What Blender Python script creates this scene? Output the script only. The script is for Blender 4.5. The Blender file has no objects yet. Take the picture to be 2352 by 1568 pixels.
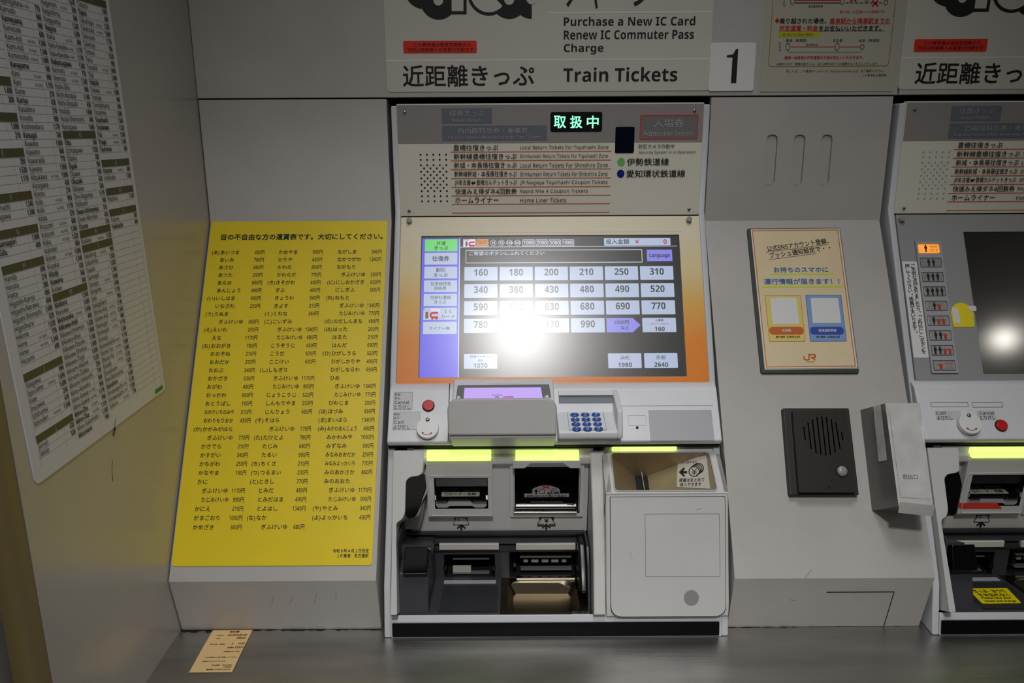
import bpy, bmesh, math, random
import numpy as np
from mathutils import Vector, Matrix
from mathutils.geometry import tessellate_polygon
random.seed(7)
SC = bpy.context.scene
COL = SC.collection

# ------------------------------------------------------------------ camera
CAMZ = 1.5
FPX = 1843.0
PITCH = math.radians(14.6); ROLL = math.radians(0.30)
_f = np.array([0, math.cos(PITCH), -math.sin(PITCH)])
_u = np.array([0, math.sin(PITCH), math.cos(PITCH)])
_r = np.array([1.0, 0, 0])
CR = math.cos(ROLL)*_r - math.sin(ROLL)*_u
CU = math.sin(ROLL)*_r + math.cos(ROLL)*_u
def ray(x, y): return _f + (x-1176)/FPX*CR - (y-784)/FPX*CU
cd = bpy.data.cameras.new('camera'); cam = bpy.data.objects.new('camera', cd); COL.objects.link(cam)
cd.sensor_width = 36.0; cd.lens = 36.0*FPX/2352.0; cd.clip_start = 0.02
cam.matrix_world = Matrix(((CR[0], CU[0], -_f[0], 0), (CR[1], CU[1], -_f[1], 0), (CR[2], CU[2], -_f[2], CAMZ), (0, 0, 0, 1)))
SC.camera = cam

# ------------------------------------------------------------------ light
SC.view_settings.view_transform = 'Standard'; SC.view_settings.look = 'None'
SC.view_settings.gamma = 1.0; SC.view_settings.use_curve_mapping = False
SC.view_settings.exposure = -0.08
w = bpy.data.worlds.new('world'); SC.world = w; w.use_nodes = True
w.node_tree.nodes['Background'].inputs[0].default_value = (1.0, 0.93, 0.84, 1)
w.node_tree.nodes['Background'].inputs[1].default_value = 0.018
def lamp(name, loc, target, power, size, color=(1, 1, 1), shape='DISK', sy=None, spread=180):
    l = bpy.data.lights.new(name, 'AREA'); l.energy = power; l.shape = shape; l.size = size; l.color = color
    if sy: l.size_y = sy
    l.spread = math.radians(spread)
    o = bpy.data.objects.new(name, l); COL.objects.link(o); o.location = loc
    d = Vector(target) - Vector(loc); o.rotation_euler = d.to_track_quat('-Z', 'Y').to_euler()
    return o
lamp('ceiling_downlight', (0.05, -1.08, 3.30), (0.10, 1.05, 0.58), 2.9, 0.24, (1.0, 0.985, 0.96), spread=50)
lamp('ceiling_downlight', (2.79, -1.18, 3.30), (0.95, 1.2, 0.9), .22, 0.11, (1.0, 0.95, 0.85), spread=60)
lamp('ceiling_softlight', (0.20, 0.30, 3.30), (0.20, 0.75, 0.7), 2.6, 0.80, (0.97, 0.98, 1.0), spread=60)
lamp('ceiling_light_row', (1.6, -1.75, 3.3), (1.2, 0.3, 0.8), 2.6, 5.5, (1.0, 0.95, 0.88), 'RECTANGLE', 0.9)

# ------------------------------------------------------------------ frames and mesh helpers
DX = 0.0
class Fr:
    def __init__(s, O, U, V):
        s.O = np.array(O, float); s.U = np.array(U, float); s.V = np.array(V, float)
        s.U /= np.linalg.norm(s.U); s.V /= np.linalg.norm(s.V); s.N = np.cross(s.U, s.V)
        s.shear = 0.0
    def P(s, u, v, h=0.0):
        return s.O + (u + s.shear*v)*s.U + v*s.V + h*s.N + np.array([DX, 0, 0])
    def uv(s, x, y, h=0.0):
        d = ray(x, y); q = s.O + h*s.N
        p = d*((s.N @ q)/(s.N @ d)) - s.O
        v = p @ s.V
        return (p @ s.U - s.shear*v, v)
    def pts(s, px, h=0.0): return [s.uv(x, y, h) for x, y in px]
def fr_yz(a, b): return Fr((0, a[0], a[1]), (1, 0, 0), (0, a[0]-b[0], a[1]-b[1]))
def yz(fr, y, h=0.0):
    v = fr.uv(1176, y, h)[1]; p = fr.O + v*fr.V + h*fr.N
    return (p[1], p[2])

class MB:
    def __init__(s): s.v = []; s.f = []
    def add(s, vs, fs):
        k = len(s.v); s.v += [tuple(map(float, p)) for p in vs]; s.f += [tuple(i+k for i in f) for f in fs]; return s
    def bm(s, b):
        b.verts.index_update(); s.add([v.co for v in b.verts], [[v.index for v in f.verts] for f in b.faces]); b.free(); return s

def area2(p): return sum(p[i][0]*p[(i+1) % len(p)][1]-p[(i+1) % len(p)][0]*p[i][1] for i in range(len(p)))
def ccw(p): return list(p) if area2(p) > 0 else list(p)[::-1]
def rpoly(p, r, n=4):
    out = []; N = len(p)
    rs = r if isinstance(r, (list, tuple)) else [r]*N
    for i in range(N):
        a = np.array(p[i-1]); b = np.array(p[i]); c = np.array(p[(i+1) % N])
        la = np.linalg.norm(a-b); lc = np.linalg.norm(c-b); rr = min(rs[i], la*.49, lc*.49)
        if rr < 1e-6: out.append(tuple(b)); continue
        s = b+(a-b)/la*rr; e = b+(c-b)/lc*rr
        for k in range(n+1):
            t = k/n; out.append(tuple((1-t)**2*s+2*t*(1-t)*b+t*t*e))
    return out
def rect(u0, v0, u1, v1, r=0, n=4):
    p = [(u0, v0), (u1, v0), (u1, v1), (u0, v1)]
    return rpoly(p, r, n) if r else p
def pxr(fr, x0, y0, x1, y1, r=0, h=0.0, n=4):
    """axis-aligned rectangle on the surface whose middle lines pass through the given pixels"""
    xm, ym = (x0+x1)/2, (y0+y1)/2
    u0 = fr.uv(x0, ym, h)[0]; u1 = fr.uv(x1, ym, h)[0]; v1 = fr.uv(xm, y0, h)[1]; v0 = fr.uv(xm, y1, h)[1]
    return rect(min(u0, u1), v0, max(u0, u1), v1, r, n)
def circ(u, v, r, n=20, ry=None): return [(u+r*math.cos(2*math.pi*k/n), v+(ry or r)*math.sin(2*math.pi*k/n)) for k in range(n)]
def prism(m, fr, p, h0, h1, bev=0.0, seg=2):
    p = ccw(p); n = len(p)
    vs = [fr.P(u, v, h0) for u, v in p]+[fr.P(u, v, h1) for u, v in p]
    fs = [list(range(n))[::-1], list(range(n, 2*n))]+[[i, (i+1) % n, n+(i+1) % n, n+i] for i in range(n)]
    if bev <= 0: return m.add(vs, fs)
    b = bmesh.new(); bv = [b.verts.new(q) for q in vs]; F = [b.faces.new([bv[i] for i in f]) for f in fs]
    b.normal_update()
    bmesh.ops.bevel(b, geom=list(F[1].edges), offset=bev, segments=seg, profile=0.5, affect='EDGES', clamp_overlap=True)
    return m.bm(b)
def flat(m, fr, p, h): p = ccw(p); return m.add([fr.P(u, v, h) for u, v in p], [list(range(len(p)))])
def ring(m, fr, po, pi, h0, h1):
    po = ccw(po); pi = ccw(pi); n = len(po)
    vs = [fr.P(u, v, h) for h in (h0, h1) for q in (po, pi) for u, v in q]
    fs = []
    for i in range(n):
        j = (i+1) % n
        fs += [[2*n+i, 2*n+j, 3*n+j, 3*n+i], [i, j, 2*n+j, 2*n+i], [n+j, n+i, 3*n+i, 3*n+j], [j, i, n+i, n+j]]
    return m.add(vs, fs)
def plateh(m, fr, outer, holes, h0, h1):
    loops = [ccw(outer)]+[ccw(h)[::-1] for h in holes]
    tri = tessellate_polygon([[Vector((u, v, 0)) for u, v in l] for l in loops])
    allp = [q for l in loops for q in l]; n = len(allp)
    vs = [fr.P(u, v, h1) for u, v in allp]+[fr.P(u, v, h0) for u, v in allp]; fs = []
    for t in tri:
        a, b, c = [allp[i] for i in t]
        s = (b[0]-a[0])*(c[1]-a[1])-(b[1]-a[1])*(c[0]-a[0])
        t = list(t) if s > 0 else list(t)[::-1]
        fs += [t, [i+n for i in t][::-1]]
    k = 0
    for l in loops:
        for i in range(len(l)):
            a, b = k+i, k+(i+1) % len(l); fs.append([a+n, b+n, b, a])
        k += len(l)
    return m.add(vs, fs)
def pocket(m, fr, p, h_top, h_bot, inset=0.0):
    p = ccw(p); n = len(p); cu = sum(q[0] for q in p)/n; cv = sum(q[1] for q in p)/n
    q = [(u+(cu-u)*inset, v+(cv-v)*inset) for u, v in p]
    vs = [fr.P(u, v, h_top) for u, v in p]+[fr.P(u, v, h_bot) for u, v in q]
    return m.add(vs, [list(range(n, 2*n))]+[[(i+1) % n, i, n+i, n+(i+1) % n] for i in range(n)])
def polyx(m, prof, x0, x1, bev=0.0, seg=2, caps_only=False):
    """profile in (Y,Z) extruded along X"""
    prof = ccw(prof); n = len(prof)
    vs = [(x0+DX, a, b) for a, b in prof]+[(x1+DX, a, b) for a, b in prof]
    fs = [list(range(n))[::-1], list(range(n, 2*n))]+[[i, (i+1) % n, n+(i+1) % n, n+i] for i in range(n)]
    if bev <= 0: return m.add(vs, fs)
    b = bmesh.new(); bv = [b.verts.new(q) for q in vs]; F = [b.faces.new([bv[i] for i in f]) for f in fs]
    b.normal_update()
    es = set(F[0].edges) | set(F[1].edges)
    if not caps_only: es |= {e for e in b.edges if e.calc_face_angle(0) > 0.5}
    bmesh.ops.bevel(b, geom=list(es), offset=bev, segments=seg, profile=0.5, affect='EDGES', clamp_overlap=True)
    return m.bm(b)
def dome(m, fr, u, v, r, h0, h, n=16, k=4, ry=None):
    ry = ry or r; vs = []; fs = []
    for j in range(k):
        a = j/k*math.pi/2
        vs += [fr.P(u+r*math.cos(a)*math.cos(2*math.pi*i/n), v+ry*math.cos(a)*math.sin(2*math.pi*i/n), h0+h*math.sin(a)) for i in range(n)]
    vs.append(fr.P(u, v, h0+h))
    for j in range(k-1): fs += [[j*n+i, j*n+(i+1) % n, (j+1)*n+(i+1) % n, (j+1)*n+i] for i in range(n)]
    fs += [[(k-1)*n+i, (k-1)*n+(i+1) % n, len(vs)-1] for i in range(n)]
    return m.add(vs, fs)
def strokes(m, fr, pts, wd, h0, h1, closed=False):
    P = [np.array(p) for p in pts]; n = len(P)
    rng = range(n if closed else n-1)
    for i in rng:
        a, b = P[i], P[(i+1) % n]; d = b-a; L = np.linalg.norm(d)
        if L < 1e-9: continue
        d /= L; q = np.array([-d[1], d[0]])*wd/2; e = d*wd*.35
        prism(m, fr, [a-e-q, b+e-q, b+e+q, a-e+q], h0, h1)
    return m

OFF = {}
def obj(name, m, mat, parent=None, smooth=True, kind=None, label=None):
    off = OFF.get(parent.name, np.zeros(3)) if parent else np.zeros(3)
    me = bpy.data.meshes.new(name)
    me.from_pydata([(x-off[0], y-off[1], z+CAMZ-off[2]) for x, y, z in m.v], [], m.f)
    me.materials.append(mat)
    if smooth:
        me.polygons.foreach_set('use_smooth', [True]*len(me.polygons)); me.set_sharp_from_angle(angle=math.radians(33))
    o = bpy.data.objects.new(name, me); COL.objects.link(o)
    if smooth and kind != 'stuff' and len(me.polygons) > 6:
        wn = o.modifiers.new('weighted', 'WEIGHTED_NORMAL'); wn.keep_sharp = True; wn.weight = 100
    if parent: o.parent = parent
    OFF[o.name] = off
    if kind: o['kind'] = kind
    if label: o['label'] = label
    return o
def thing(name, label, cat, loc, group=None):
    o = bpy.data.objects.new(name, None); COL.objects.link(o); o.empty_display_size = 0.05
    loc = (loc[0], loc[1], loc[2]+CAMZ); o.location = loc; OFF[o.name] = np.array(loc, float)
    o['label'] = label; o['category'] = cat
    if group: o['group'] = group
    return o

# ------------------------------------------------------------------ text (flat print, gathered then built in one go)
TX = []
def T(par, fr, s, x0, x1, yc, hp, mat, h=0.0006, bold=0.0, rot=0.0):
    """ink box: from pixel x0 to x1, centred on row yc, hp pixels tall"""
    xm = (x0+x1)/2; c = fr.uv(xm, yc, h)
    a, b = fr.uv(x0, yc, h), fr.uv(x1, yc, h); W = math.hypot(a[0]-b[0], a[1]-b[1])
    H = abs(fr.uv(xm, yc-hp/2, h)[1]-fr.uv(xm, yc+hp/2, h)[1]) if hp else None
    TX.append(dict(par=par, fr=fr, s=s, c=c, W=W, H=H, mat=mat, h=h, bold=bold, rot=rot, dx=DX, mode='fit'))
def TC(par, fr, s, u, v, size, mat, align='L', h=0.0006, bold=0.0, xs=1.0, rot=0.0, fitw=None):
    TX.append(dict(par=par, fr=fr, s=s, c=(u, v), size=size, mat=mat, h=h, bold=bold, rot=rot, dx=DX, mode='em', align=align, xs=xs, fitw=fitw))
def sans(ch, bold):
    # plain sans letters and figures of the built-in maths range: closer to the signs' lettering than the default face
    o = ord(ch)
    if 65 <= o <= 90: return chr((0x1D5D4 if bold else 0x1D5A0)+o-65)
    if 97 <= o <= 122: return chr((0x1D5EE if bold else 0x1D5BA)+o-97)
    if 48 <= o <= 57: return chr((0x1D7EC if bold else 0x1D7E2)+o-48)
    return ch
def flush_text():
    """each glyph is outlined once and the lines are set from those outlines"""
    global DX
    def style(t):
        asc = all(ord(ch) < 256 or ch in 'ōŌ' for ch in t['s']); return (asc and t['bold'] >= .018)
    objs = {}
    def mk(s, b):
        c = bpy.data.curves.new('t', 'FONT'); c.body = s; c.size = 1.0; c.offset = b; c.resolution_u = 2
        o = bpy.data.objects.new('t', c); COL.objects.link(o); return o
    for t in TX:
        bb = style(t); b = 0.0
        for ch in t['s']:
            g = sans(ch, bb)
            if (g, b) not in objs: objs[(g, b)] = mk(g, b)
            if ('adv', g) not in objs: objs[('adv', g)] = mk('|'+g+'|', 0)
    objs['ref'] = mk('||', 0); G = {}
    def measure(objs):
        bpy.context.view_layer.update(); dg = bpy.context.evaluated_depsgraph_get()
        for k, o in objs.items():
            e = o.evaluated_get(dg); me = e.to_mesh(); n = len(me.vertices)
            if n:
                co = np.empty(n*3); me.vertices.foreach_get('co', co); co = co.reshape(-1, 3)[:, :2].copy()
                G[k] = (co, [] if k == 'ref' or k[0] == 'adv' else [tuple(p.vertices) for p in me.polygons], sum(p.area for p in me.polygons))
            e.to_mesh_clear()
        for o in objs.values(): c = o.data; bpy.data.objects.remove(o); bpy.data.curves.remove(c)
    measure(objs)
    w0 = np.ptp(G['ref'][0][:, 0]); geo = {}
    for t in TX:
        k = (t['s'], t['bold'])
        if k in geo: continue
        bb = style(t); b = 0.0; x = 0.0; cs = []; fs = []; n = 0
        for ch in t['s']:
            g = sans(ch, bb)
            if (g, b) in G:
                co, f = G[(g, b)][:2]; cs.append(co+[x, 0]); fs += [tuple(i+n for i in q) for q in f]; n += len(co)
            x += np.ptp(G[('adv', g)][0][:, 0])-w0
        if cs:
            co = np.concatenate(cs); d = 0 if bb else t['bold']*.62
            if d > .003:
                fs = [tuple(i+n*q for i in f) for q in range(4) for f in fs]
                co = np.concatenate([co+[sx*d, sy*d] for sx, sy in ((-1, -1), (1, -1), (1, 1), (-1, 1))])
            geo[k] = (co, fs, np.arange(len(co))//n*.00005)
    acc = {}
    for t in TX:
        g = geo.get((t['s'], t['bold']))
        if g is None: continue
        co, fs, hh = g; lo = co.min(0); hi = co.max(0)
        if t['mode'] == 'fit':
            sx = t['W']/(hi[0]-lo[0]); sy = t['H']/(hi[1]-lo[1]) if t['H'] else sx
            q = (co-(lo+hi)/2)*[sx, sy]
        else:
            sx = t['size']*t['xs']
            if t['fitw'] and (hi[0]-lo[0])*sx > t['fitw']: sx = t['fitw']/(hi[0]-lo[0])
            ax = {'L': lo[0], 'R': hi[0], 'C': (lo[0]+hi[0])/2}[t['align']]
            q = (co-[ax, 0.36])*[sx, t['size']]
        if t['rot']:
            c_, s_ = math.cos(t['rot']), math.sin(t['rot']); q = np.stack([q[:, 0]*c_-q[:, 1]*s_, q[:, 0]*s_+q[:, 1]*c_], 1)
        DX = t['dx']
        fr = t['fr']; m = acc.setdefault((t['par'].name, t['mat'].name), MB())
        m.add([fr.P(t['c'][0]+a, t['c'][1]+b, t['h']+h_) for (a, b), h_ in zip(q, hh)], fs)
    DX = 0.0
    for (pn, mn), m in acc.items():
        obj('lettering', m, bpy.data.materials[mn], bpy.data.objects[pn], smooth=False, kind='stuff')

# ------------------------------------------------------------------ materials
def lin(c): return tuple(((x/255)/12.92 if x <= 10 else (((x/255)+.055)/1.055)**2.4) for x in c)+(1.0,)
def mat(name, c, rough=0.5, metal=0.0, spec=0.5, emit=None, es=1.0, coat=0.0, cr=0.1, noise=0.0, nscale=30, bump=0.0, bscale=900, stretch=None, alpha=None):
    m = bpy.data.materials.new(name); m.use_nodes = True; nt = m.node_tree; b = nt.nodes['Principled BSDF']
    b.inputs['Base Color'].default_value = lin(c); b.inputs['Roughness'].default_value = rough
    b.inputs['Metallic'].default_value = metal; b.inputs['Specular IOR Level'].default_value = spec
    b.inputs['Coat Weight'].default_value = coat; b.inputs['Coat Roughness'].default_value = cr
    if emit: b.inputs['Emission Color'].default_value = lin(emit); b.inputs['Emission Strength'].default_value = es
    if noise or bump:
        tc = nt.nodes.new('ShaderNodeTexCoord'); mp = nt.nodes.new('ShaderNodeMapping'); nt.links.new(tc.outputs['Object'], mp.inputs[0])
        if stretch: mp.inputs['Scale'].default_value = stretch
    if noise:
        n = nt.nodes.new('ShaderNodeTexNoise'); n.inputs['Scale'].default_value = nscale; n.inputs['Detail'].default_value = 6
        nt.links.new(mp.outputs[0], n.inputs['Vector'])
        r = nt.nodes.new('ShaderNodeMapRange'); r.inputs['From Min'].default_value = .3; r.inputs['From Max'].default_value = .7
        r.inputs['To Min'].default_value = 1-noise; r.inputs['To Max'].default_value = 1+noise*.5
        nt.links.new(n.outputs['Fac'], r.inputs['Value'])
        x = nt.nodes.new('ShaderNodeVectorMath'); x.operation = 'SCALE'; x.inputs[0].default_value = lin(c)[:3]
        nt.links.new(r.outputs[0], x.inputs['Scale']); nt.links.new(x.outputs[0], b.inputs['Base Color'])
    if bump:
        n2 = nt.nodes.new('ShaderNodeTexNoise'); n2.inputs['Scale'].default_value = bscale; n2.inputs['Detail'].default_value = 3
        nt.links.new(mp.outputs[0], n2.inputs['Vector'])
        bp = nt.nodes.new('ShaderNodeBump'); bp.inputs['Strength'].default_value = bump; bp.inputs['Distance'].default_value = 0.001
        nt.links.new(n2.outputs['Fac'], bp.inputs['Height']); nt.links.new(bp.outputs[0], b.inputs['Normal'])
    return m
M_wall = mat('painted_panel', (186, 182, 178), 0.5, noise=.07, nscale=9, bump=.25)
M_left = mat('semi_gloss_panel', (176, 172, 166), 0.42, noise=.06, nscale=5, coat=1.0, cr=.22)
M_body = mat('offwhite_plastic', (205, 204, 202), 0.42, noise=.03, nscale=14, bump=.12, bscale=1500)
M_rail = mat('light_rail_plastic', (204, 206, 210), 0.35)
M_cons = mat('console_plastic', (222, 223, 227), 0.4, noise=.025, nscale=20, bump=.12, bscale=1500)
M_hood = mat('hood_plastic', (182, 181, 178), 0.42, noise=.03, nscale=20, bump=.12, bscale=1500)
M_plate = mat('grey_insert_plate', (172, 172, 178), 0.4)
M_gap = mat('black_gap', (10, 12, 12), 0.8)
M_labl = mat('label_pale_grey', (200, 200, 202), 0.4)
M_blk = mat('black_print', (14, 13, 13), 0.55)
M_dim = mat('dim_print', (120, 118, 118), 0.5)
M_dimw = mat('pale_dim_print', (168, 166, 168), 0.5)
M_sheet = mat('sign_sheet', (206, 204, 192), 0.4, noise=.03, nscale=6)
M_line = mat('sheet_seam', (226, 226, 222), 0.4)
M_yel = mat('yellow_sheet', (240, 212, 14), 0.42, noise=.05, nscale=8, bump=.1, bscale=400)
M_yel2 = mat('yellow_sticker', (245, 225, 20), 0.4)
M_pap = mat('poster_paper', (222, 222, 222), 0.45)
M_olive = mat('olive_band', (84, 80, 44), 0.5)
M_grid = mat('grid_line', (176, 174, 172), 0.5)
M_green = mat('green_mark', (20, 130, 70), 0.5)
M_red = mat('red_print', (205, 30, 30), 0.5)
M_redst = mat('red_sticker', (222, 52, 34), 0.4)
M_ora = mat('orange_line', (205, 98, 45), 0.5)
M_cream = mat('header_cream', (228, 224, 208), 0.3)
M_hgrey = mat('header_grey', (150, 146, 143), 0.28)
M_slate = mat('slate_patch', (110, 115, 126), 0.35)
M_slate2 = mat('slate_text', (168, 168, 170), 0.35)
M_tin = mat('brushed_steel_screw', (150, 150, 150), 0.3, metal=.9)
M_chr = mat('bright_metal', (200, 198, 195), 0.25, metal=1)
M_glass = mat('black_glass', (6, 7, 10), 0.06, coat=1, cr=.03)
M_dblue = mat('camera_window', (10, 14, 30), 0.08)
M_ledbk = mat('led_backing', (4, 8, 7), 0.35)
M_led = mat('led_green', (30, 200, 120), 0.4, emit=(140, 255, 190), es=1.6)
M_dark = mat('dark_grey_plastic', (62, 62, 68), 0.42, noise=.05, bump=.1)
M_dark2 = mat('charcoal_plastic', (48, 49, 53), 0.45)
M_vdark = mat('black_plastic', (12, 12, 13), 0.3)
M_gloss = mat('gloss_black', (5, 5, 7), 0.08, coat=1, cr=.04)
M_lampoff = mat('lamp_cover_off', (206, 204, 194), 0.35)
M_lamp = mat('lamp_cover_lit', (215, 240, 150), 0.4, emit=(222, 250, 128), es=1.1)
M_redb = mat('red_button', (200, 20, 20), 0.3)
M_white = mat('white_plastic', (232, 230, 228), 0.4)
M_blue = mat('blue_key', (40, 84, 160), 0.3)
M_bronze = mat('bronze_metal', (190, 172, 145), 0.42, metal=.85, noise=.1, nscale=25)
M_tray = mat('worn_steel', (128, 118, 100), 0.3, metal=1, noise=.12, nscale=30, stretch=(1, 8, 1))
M_foot = mat('black_kick_strip', (7, 8, 9), 0.16, spec=.22)
M_icom = mat('brown_metal', (50, 44, 41), 0.38, metal=.35, noise=.12, nscale=60, stretch=(6, .3, .3))
M_icom2 = mat('dark_frame', (30, 29, 28), 0.5)
M_knob = mat('grey_knob', (148, 146, 144), 0.3)
M_tape = mat('clear_tape', (205, 204, 200), 0.32, noise=.12, nscale=40, coat=.5, cr=.15, bump=1.0, bscale=32)
M_boxgr = mat('taped_side', (108, 106, 102), 0.32, coat=.4, cr=.15, noise=.12, nscale=18, bump=.4, bscale=50)
M_magn = mat('dark_green_edge', (46, 52, 48), 0.5)
M_beige = mat('poster_beige', (232, 212, 172), 0.35, noise=.05, nscale=14)
M_whp = mat('white_paper', (226, 226, 226), 0.35)
M_pyel = mat('pale_yellow_box', (226, 208, 112), 0.4)
M_pblu = mat('pale_blue_box', (130, 162, 214), 0.4)
M_jr = mat('orange_emblem', (206, 100, 34), 0.4)
M_blutx = mat('blue_print', (28, 104, 170), 0.5)
M_blud = mat('deep_blue_print', (38, 72, 170), 0.5)
M_lime = mat('lime_marker', (196, 222, 30), 0.5)
M_gold = mat('gold_line', (150, 122, 40), 0.5)
M_lam = mat('laminated_paper', (190, 188, 170), 0.22, coat=1, cr=.12, bump=.15, bscale=25)
M_rcpt = mat('receipt_paper', (236, 200, 140), 0.55)
M_rctx = mat('receipt_print', (92, 70, 30), 0.6)
M_post = mat('bronze_post', (128, 112, 72), 0.45)
M_gmark = mat('light_green_mark', (110, 190, 100), 0.4)
M_bmark = mat('navy_mark', (16, 28, 130), 0.4)
M_adult = mat('lit_amber_button', (240, 150, 60), 0.4, emit=(255, 160, 60), es=.8)
M_clear = mat('grey_translucent_button', (150, 150, 146), 0.2, coat=.6)
M_bez2 = mat('silver_bezel', (154, 154, 155), 0.38)
# stainless counter
M_steel = mat('brushed_stainless', (196, 194, 190), 0.36, metal=1, noise=.22, nscale=7, stretch=(.6, 3, 1))
nt = M_steel.node_tree; b_ = nt.nodes['Principled BSDF']
tc = nt.nodes.new('ShaderNodeTexCoord'); mp = nt.nodes.new('ShaderNodeMapping'); mp.inputs['Scale'].default_value = (4, 520, 1)
nn = nt.nodes.new('ShaderNodeTexNoise'); nn.inputs['Scale'].default_value = 1.0; nn.inputs['Detail'].default_value = 3
bp = nt.nodes.new('ShaderNodeBump'); bp.inputs['Strength'].default_value = .35; bp.inputs['Distance'].default_value = .0006
nt.links.new(tc.outputs['Object'], mp.inputs[0]); nt.links.new(mp.outputs[0], nn.inputs['Vector']); nt.links.new(nn.outputs['Fac'], bp.inputs['Height']); nt.links.new(bp.outputs[0], b_.inputs['Normal'])
# bezel print: cream at the top fading to orange at the bottom
M_bez = mat('cream_to_orange_print', (230, 220, 190), 0.33)
nt = M_bez.node_tree; b_ = nt.nodes['Principled BSDF']
tc = nt.nodes.new('ShaderNodeTexCoord'); sp = nt.nodes.new('ShaderNodeSeparateXYZ'); nt.links.new(tc.outputs['Generated'], sp.inputs[0])
rp = nt.nodes.new('ShaderNodeValToRGB'); nt.links.new(sp.outputs['Z'], rp.inputs[0]); nt.links.new(rp.outputs[0], b_.inputs['Base Color'])
e_ = rp.color_ramp.elements; e_[0].position = 0.04; e_[0].color = lin((236, 132, 20)); e_[1].position = .9; e_[1].color = lin((236, 226, 196))
for p_, c_ in ((.28, (240, 142, 22)), (.5, (234, 182, 84)), (.68, (234, 214, 160))):
    q_ = e_.new(p_); q_.color = lin(c_)
# screens
M_scr = mat('touch_glass', (5, 5, 7), 0.22, spec=.5, coat=1.0, cr=.31)
M_scr2 = mat('touch_glass_off', (5, 5, 7), 0.10, spec=.5, coat=1.0, cr=.32)
def em(name, c, s=1.0):
    m = mat(name, (8, 8, 8), .22, emit=c, es=s, coat=1.0, cr=.31); return m
E_btn = em('screen_pale_blue', (190, 205, 235), .80)
E_side = em('screen_violet', (92, 84, 235), .85)
E_wht = em('screen_white', (225, 228, 245), .85)
E_grn = em('screen_green', (110, 225, 120), .85)
E_lav = em('screen_lavender', (140, 138, 240), .85)
E_ora = em('screen_orange', (215, 140, 60), .8)
E_rdr = em('reader_violet', (205, 175, 255), 1.0)
E_edge = em('reader_edge_glow', (170, 140, 255), 1.3)
M_sblk = mat('screen_dark_print', (8, 8, 12), .22, coat=1.0, cr=.31)
M_sred = mat('screen_red_print', (60, 5, 5), .35, emit=(215, 30, 40), es=.7)
M_sbrn = mat('screen_brown_print', (50, 40, 30), .35, emit=(125, 100, 75), es=.6)
M_sgry = mat('screen_grey_print', (60, 60, 60), .35, emit=(160, 165, 190), es=.5)
# ------------------------------------------------------------------ planes of the place
YU = 1.379
FU = fr_yz((YU, 0), (YU, -1)); FU.O = np.array([0, YU, 0.0])
SA, SB, SD = (1.384, -.14), (1.069, -.646), (1.093, -.744)
SLP = fr_yz(SA, SB); BASE = fr_yz(SB, SD)
ZK = SA[1]-(SA[0]-YU)*(SA[1]-SB[1])/(SA[0]-SB[0])
ZC = -.7443                      # counter top
XL = -.516
LW = Fr((XL, 0, 0), (0, 1, 0), (0, 0, 1))

# fascia above the machines: one panel up to the joint right of the notice, another beyond
wb = obj('wall_back', polyx(MB(), [(1.60, .95), (1.60, .0), (1.62, 0), (1.62, .95)], -.6, 2.2), M_gap, kind='structure')
zj = FU.uv(1176, 224)[1]
m = MB(); prism(m, FU, rect(XL+.0005, zj+.0012, .6365, .95), -.03, 0, .0015); obj('fascia_panel', m, M_wall, wb)
m = MB(); prism(m, FU, rect(.6385, zj+.0012, 2.2, .95), -.03, 0, .0015); obj('fascia_panel', m, M_wall, wb)
# filler panels beside the machines (upright, sloping, undercut)
def filler(name, x0, x1, vents=False):
    prof = [(YU, zj-.0012), (YU, ZK), SB, SD, (1.5, SD[1]), (1.5, zj-.0012)]
    m = MB(); polyx(m, prof, x0, x1, .002, 2, caps_only=True)
    return obj(name, m, M_wall, wb)
filler('filler_panel', XL+.001, -.2045)
# the filler between the machines carries three pressed grip slots
m = MB()
holes = [rpoly(pxr(FU, cx-13, 309, cx+13, 427), .0092, 6) for cx in (1770, 1832, 1894)]
holes = []
for cx in (1770, 1833, 1895):
    u = FU.uv(cx, 368)[0]; v1 = FU.uv(cx, 309)[1]; v0 = FU.uv(cx, 426)[1]; holes.append(rect(u-.0095, v0, u+.0095, v1, .0095, 6))
plateh(m, FU, rect(.3305, ZK, .6300, zj-.0012), holes, -.012, 0)
prof = [(YU, ZK), SB, SD, (1.5, SD[1]), (1.5, ZK)]
polyx(m, prof, .3305, .6300, .002, 2, caps_only=True)
fp = obj('filler_panel', m, M_wall, wb)
m = MB()
for h in holes: prism(m, FU, h, -.012, -.0035, .0015)
obj('grip_slot', m, M_wall, fp)
m = MB()   # access hatch cut in the low front
v1 = BASE.uv(1900, 1360)[1]; ua = BASE.uv(1888, 1400)[0]; ub = BASE.uv(2040, 1400)[0]
prism(m, BASE, rect(ua-.006, -.1005, ub, v1), -.01, .0002); obj('access_hatch', m, M_wall, fp)
m = MB(); prism(m, BASE, rect(ua, v1, ub+.0012, v1+.0012), 0, .0006); prism(m, BASE, rect(ub, -.1005, ub+.0012, v1), 0, .0006); obj('hatch_gap', m, M_gap, fp)
filler('filler_panel', 1.164, 1.50)
m = MB()
for q in ([(629, 1367), (624, 1386)], [(671, 1374), (664, 1389)], [(727, 1362), (722, 1386)], [(771, 1362), (772, 1378)], [(416, 1427), (420, 1428)]): strokes(m, BASE, BASE.pts(q), .0005, 0, .0002)
for q in ([(1864, 1308), (1850, 1326)], [(1815, 1377), (1826, 1379)]): strokes(m, SLP if q[0][1] < 1330 else BASE, (SLP if q[0][1] < 1330 else BASE).pts(q), .0006, 0, .0002)
obj('scuff', m, M_dim, wb, kind='stuff')
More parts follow.
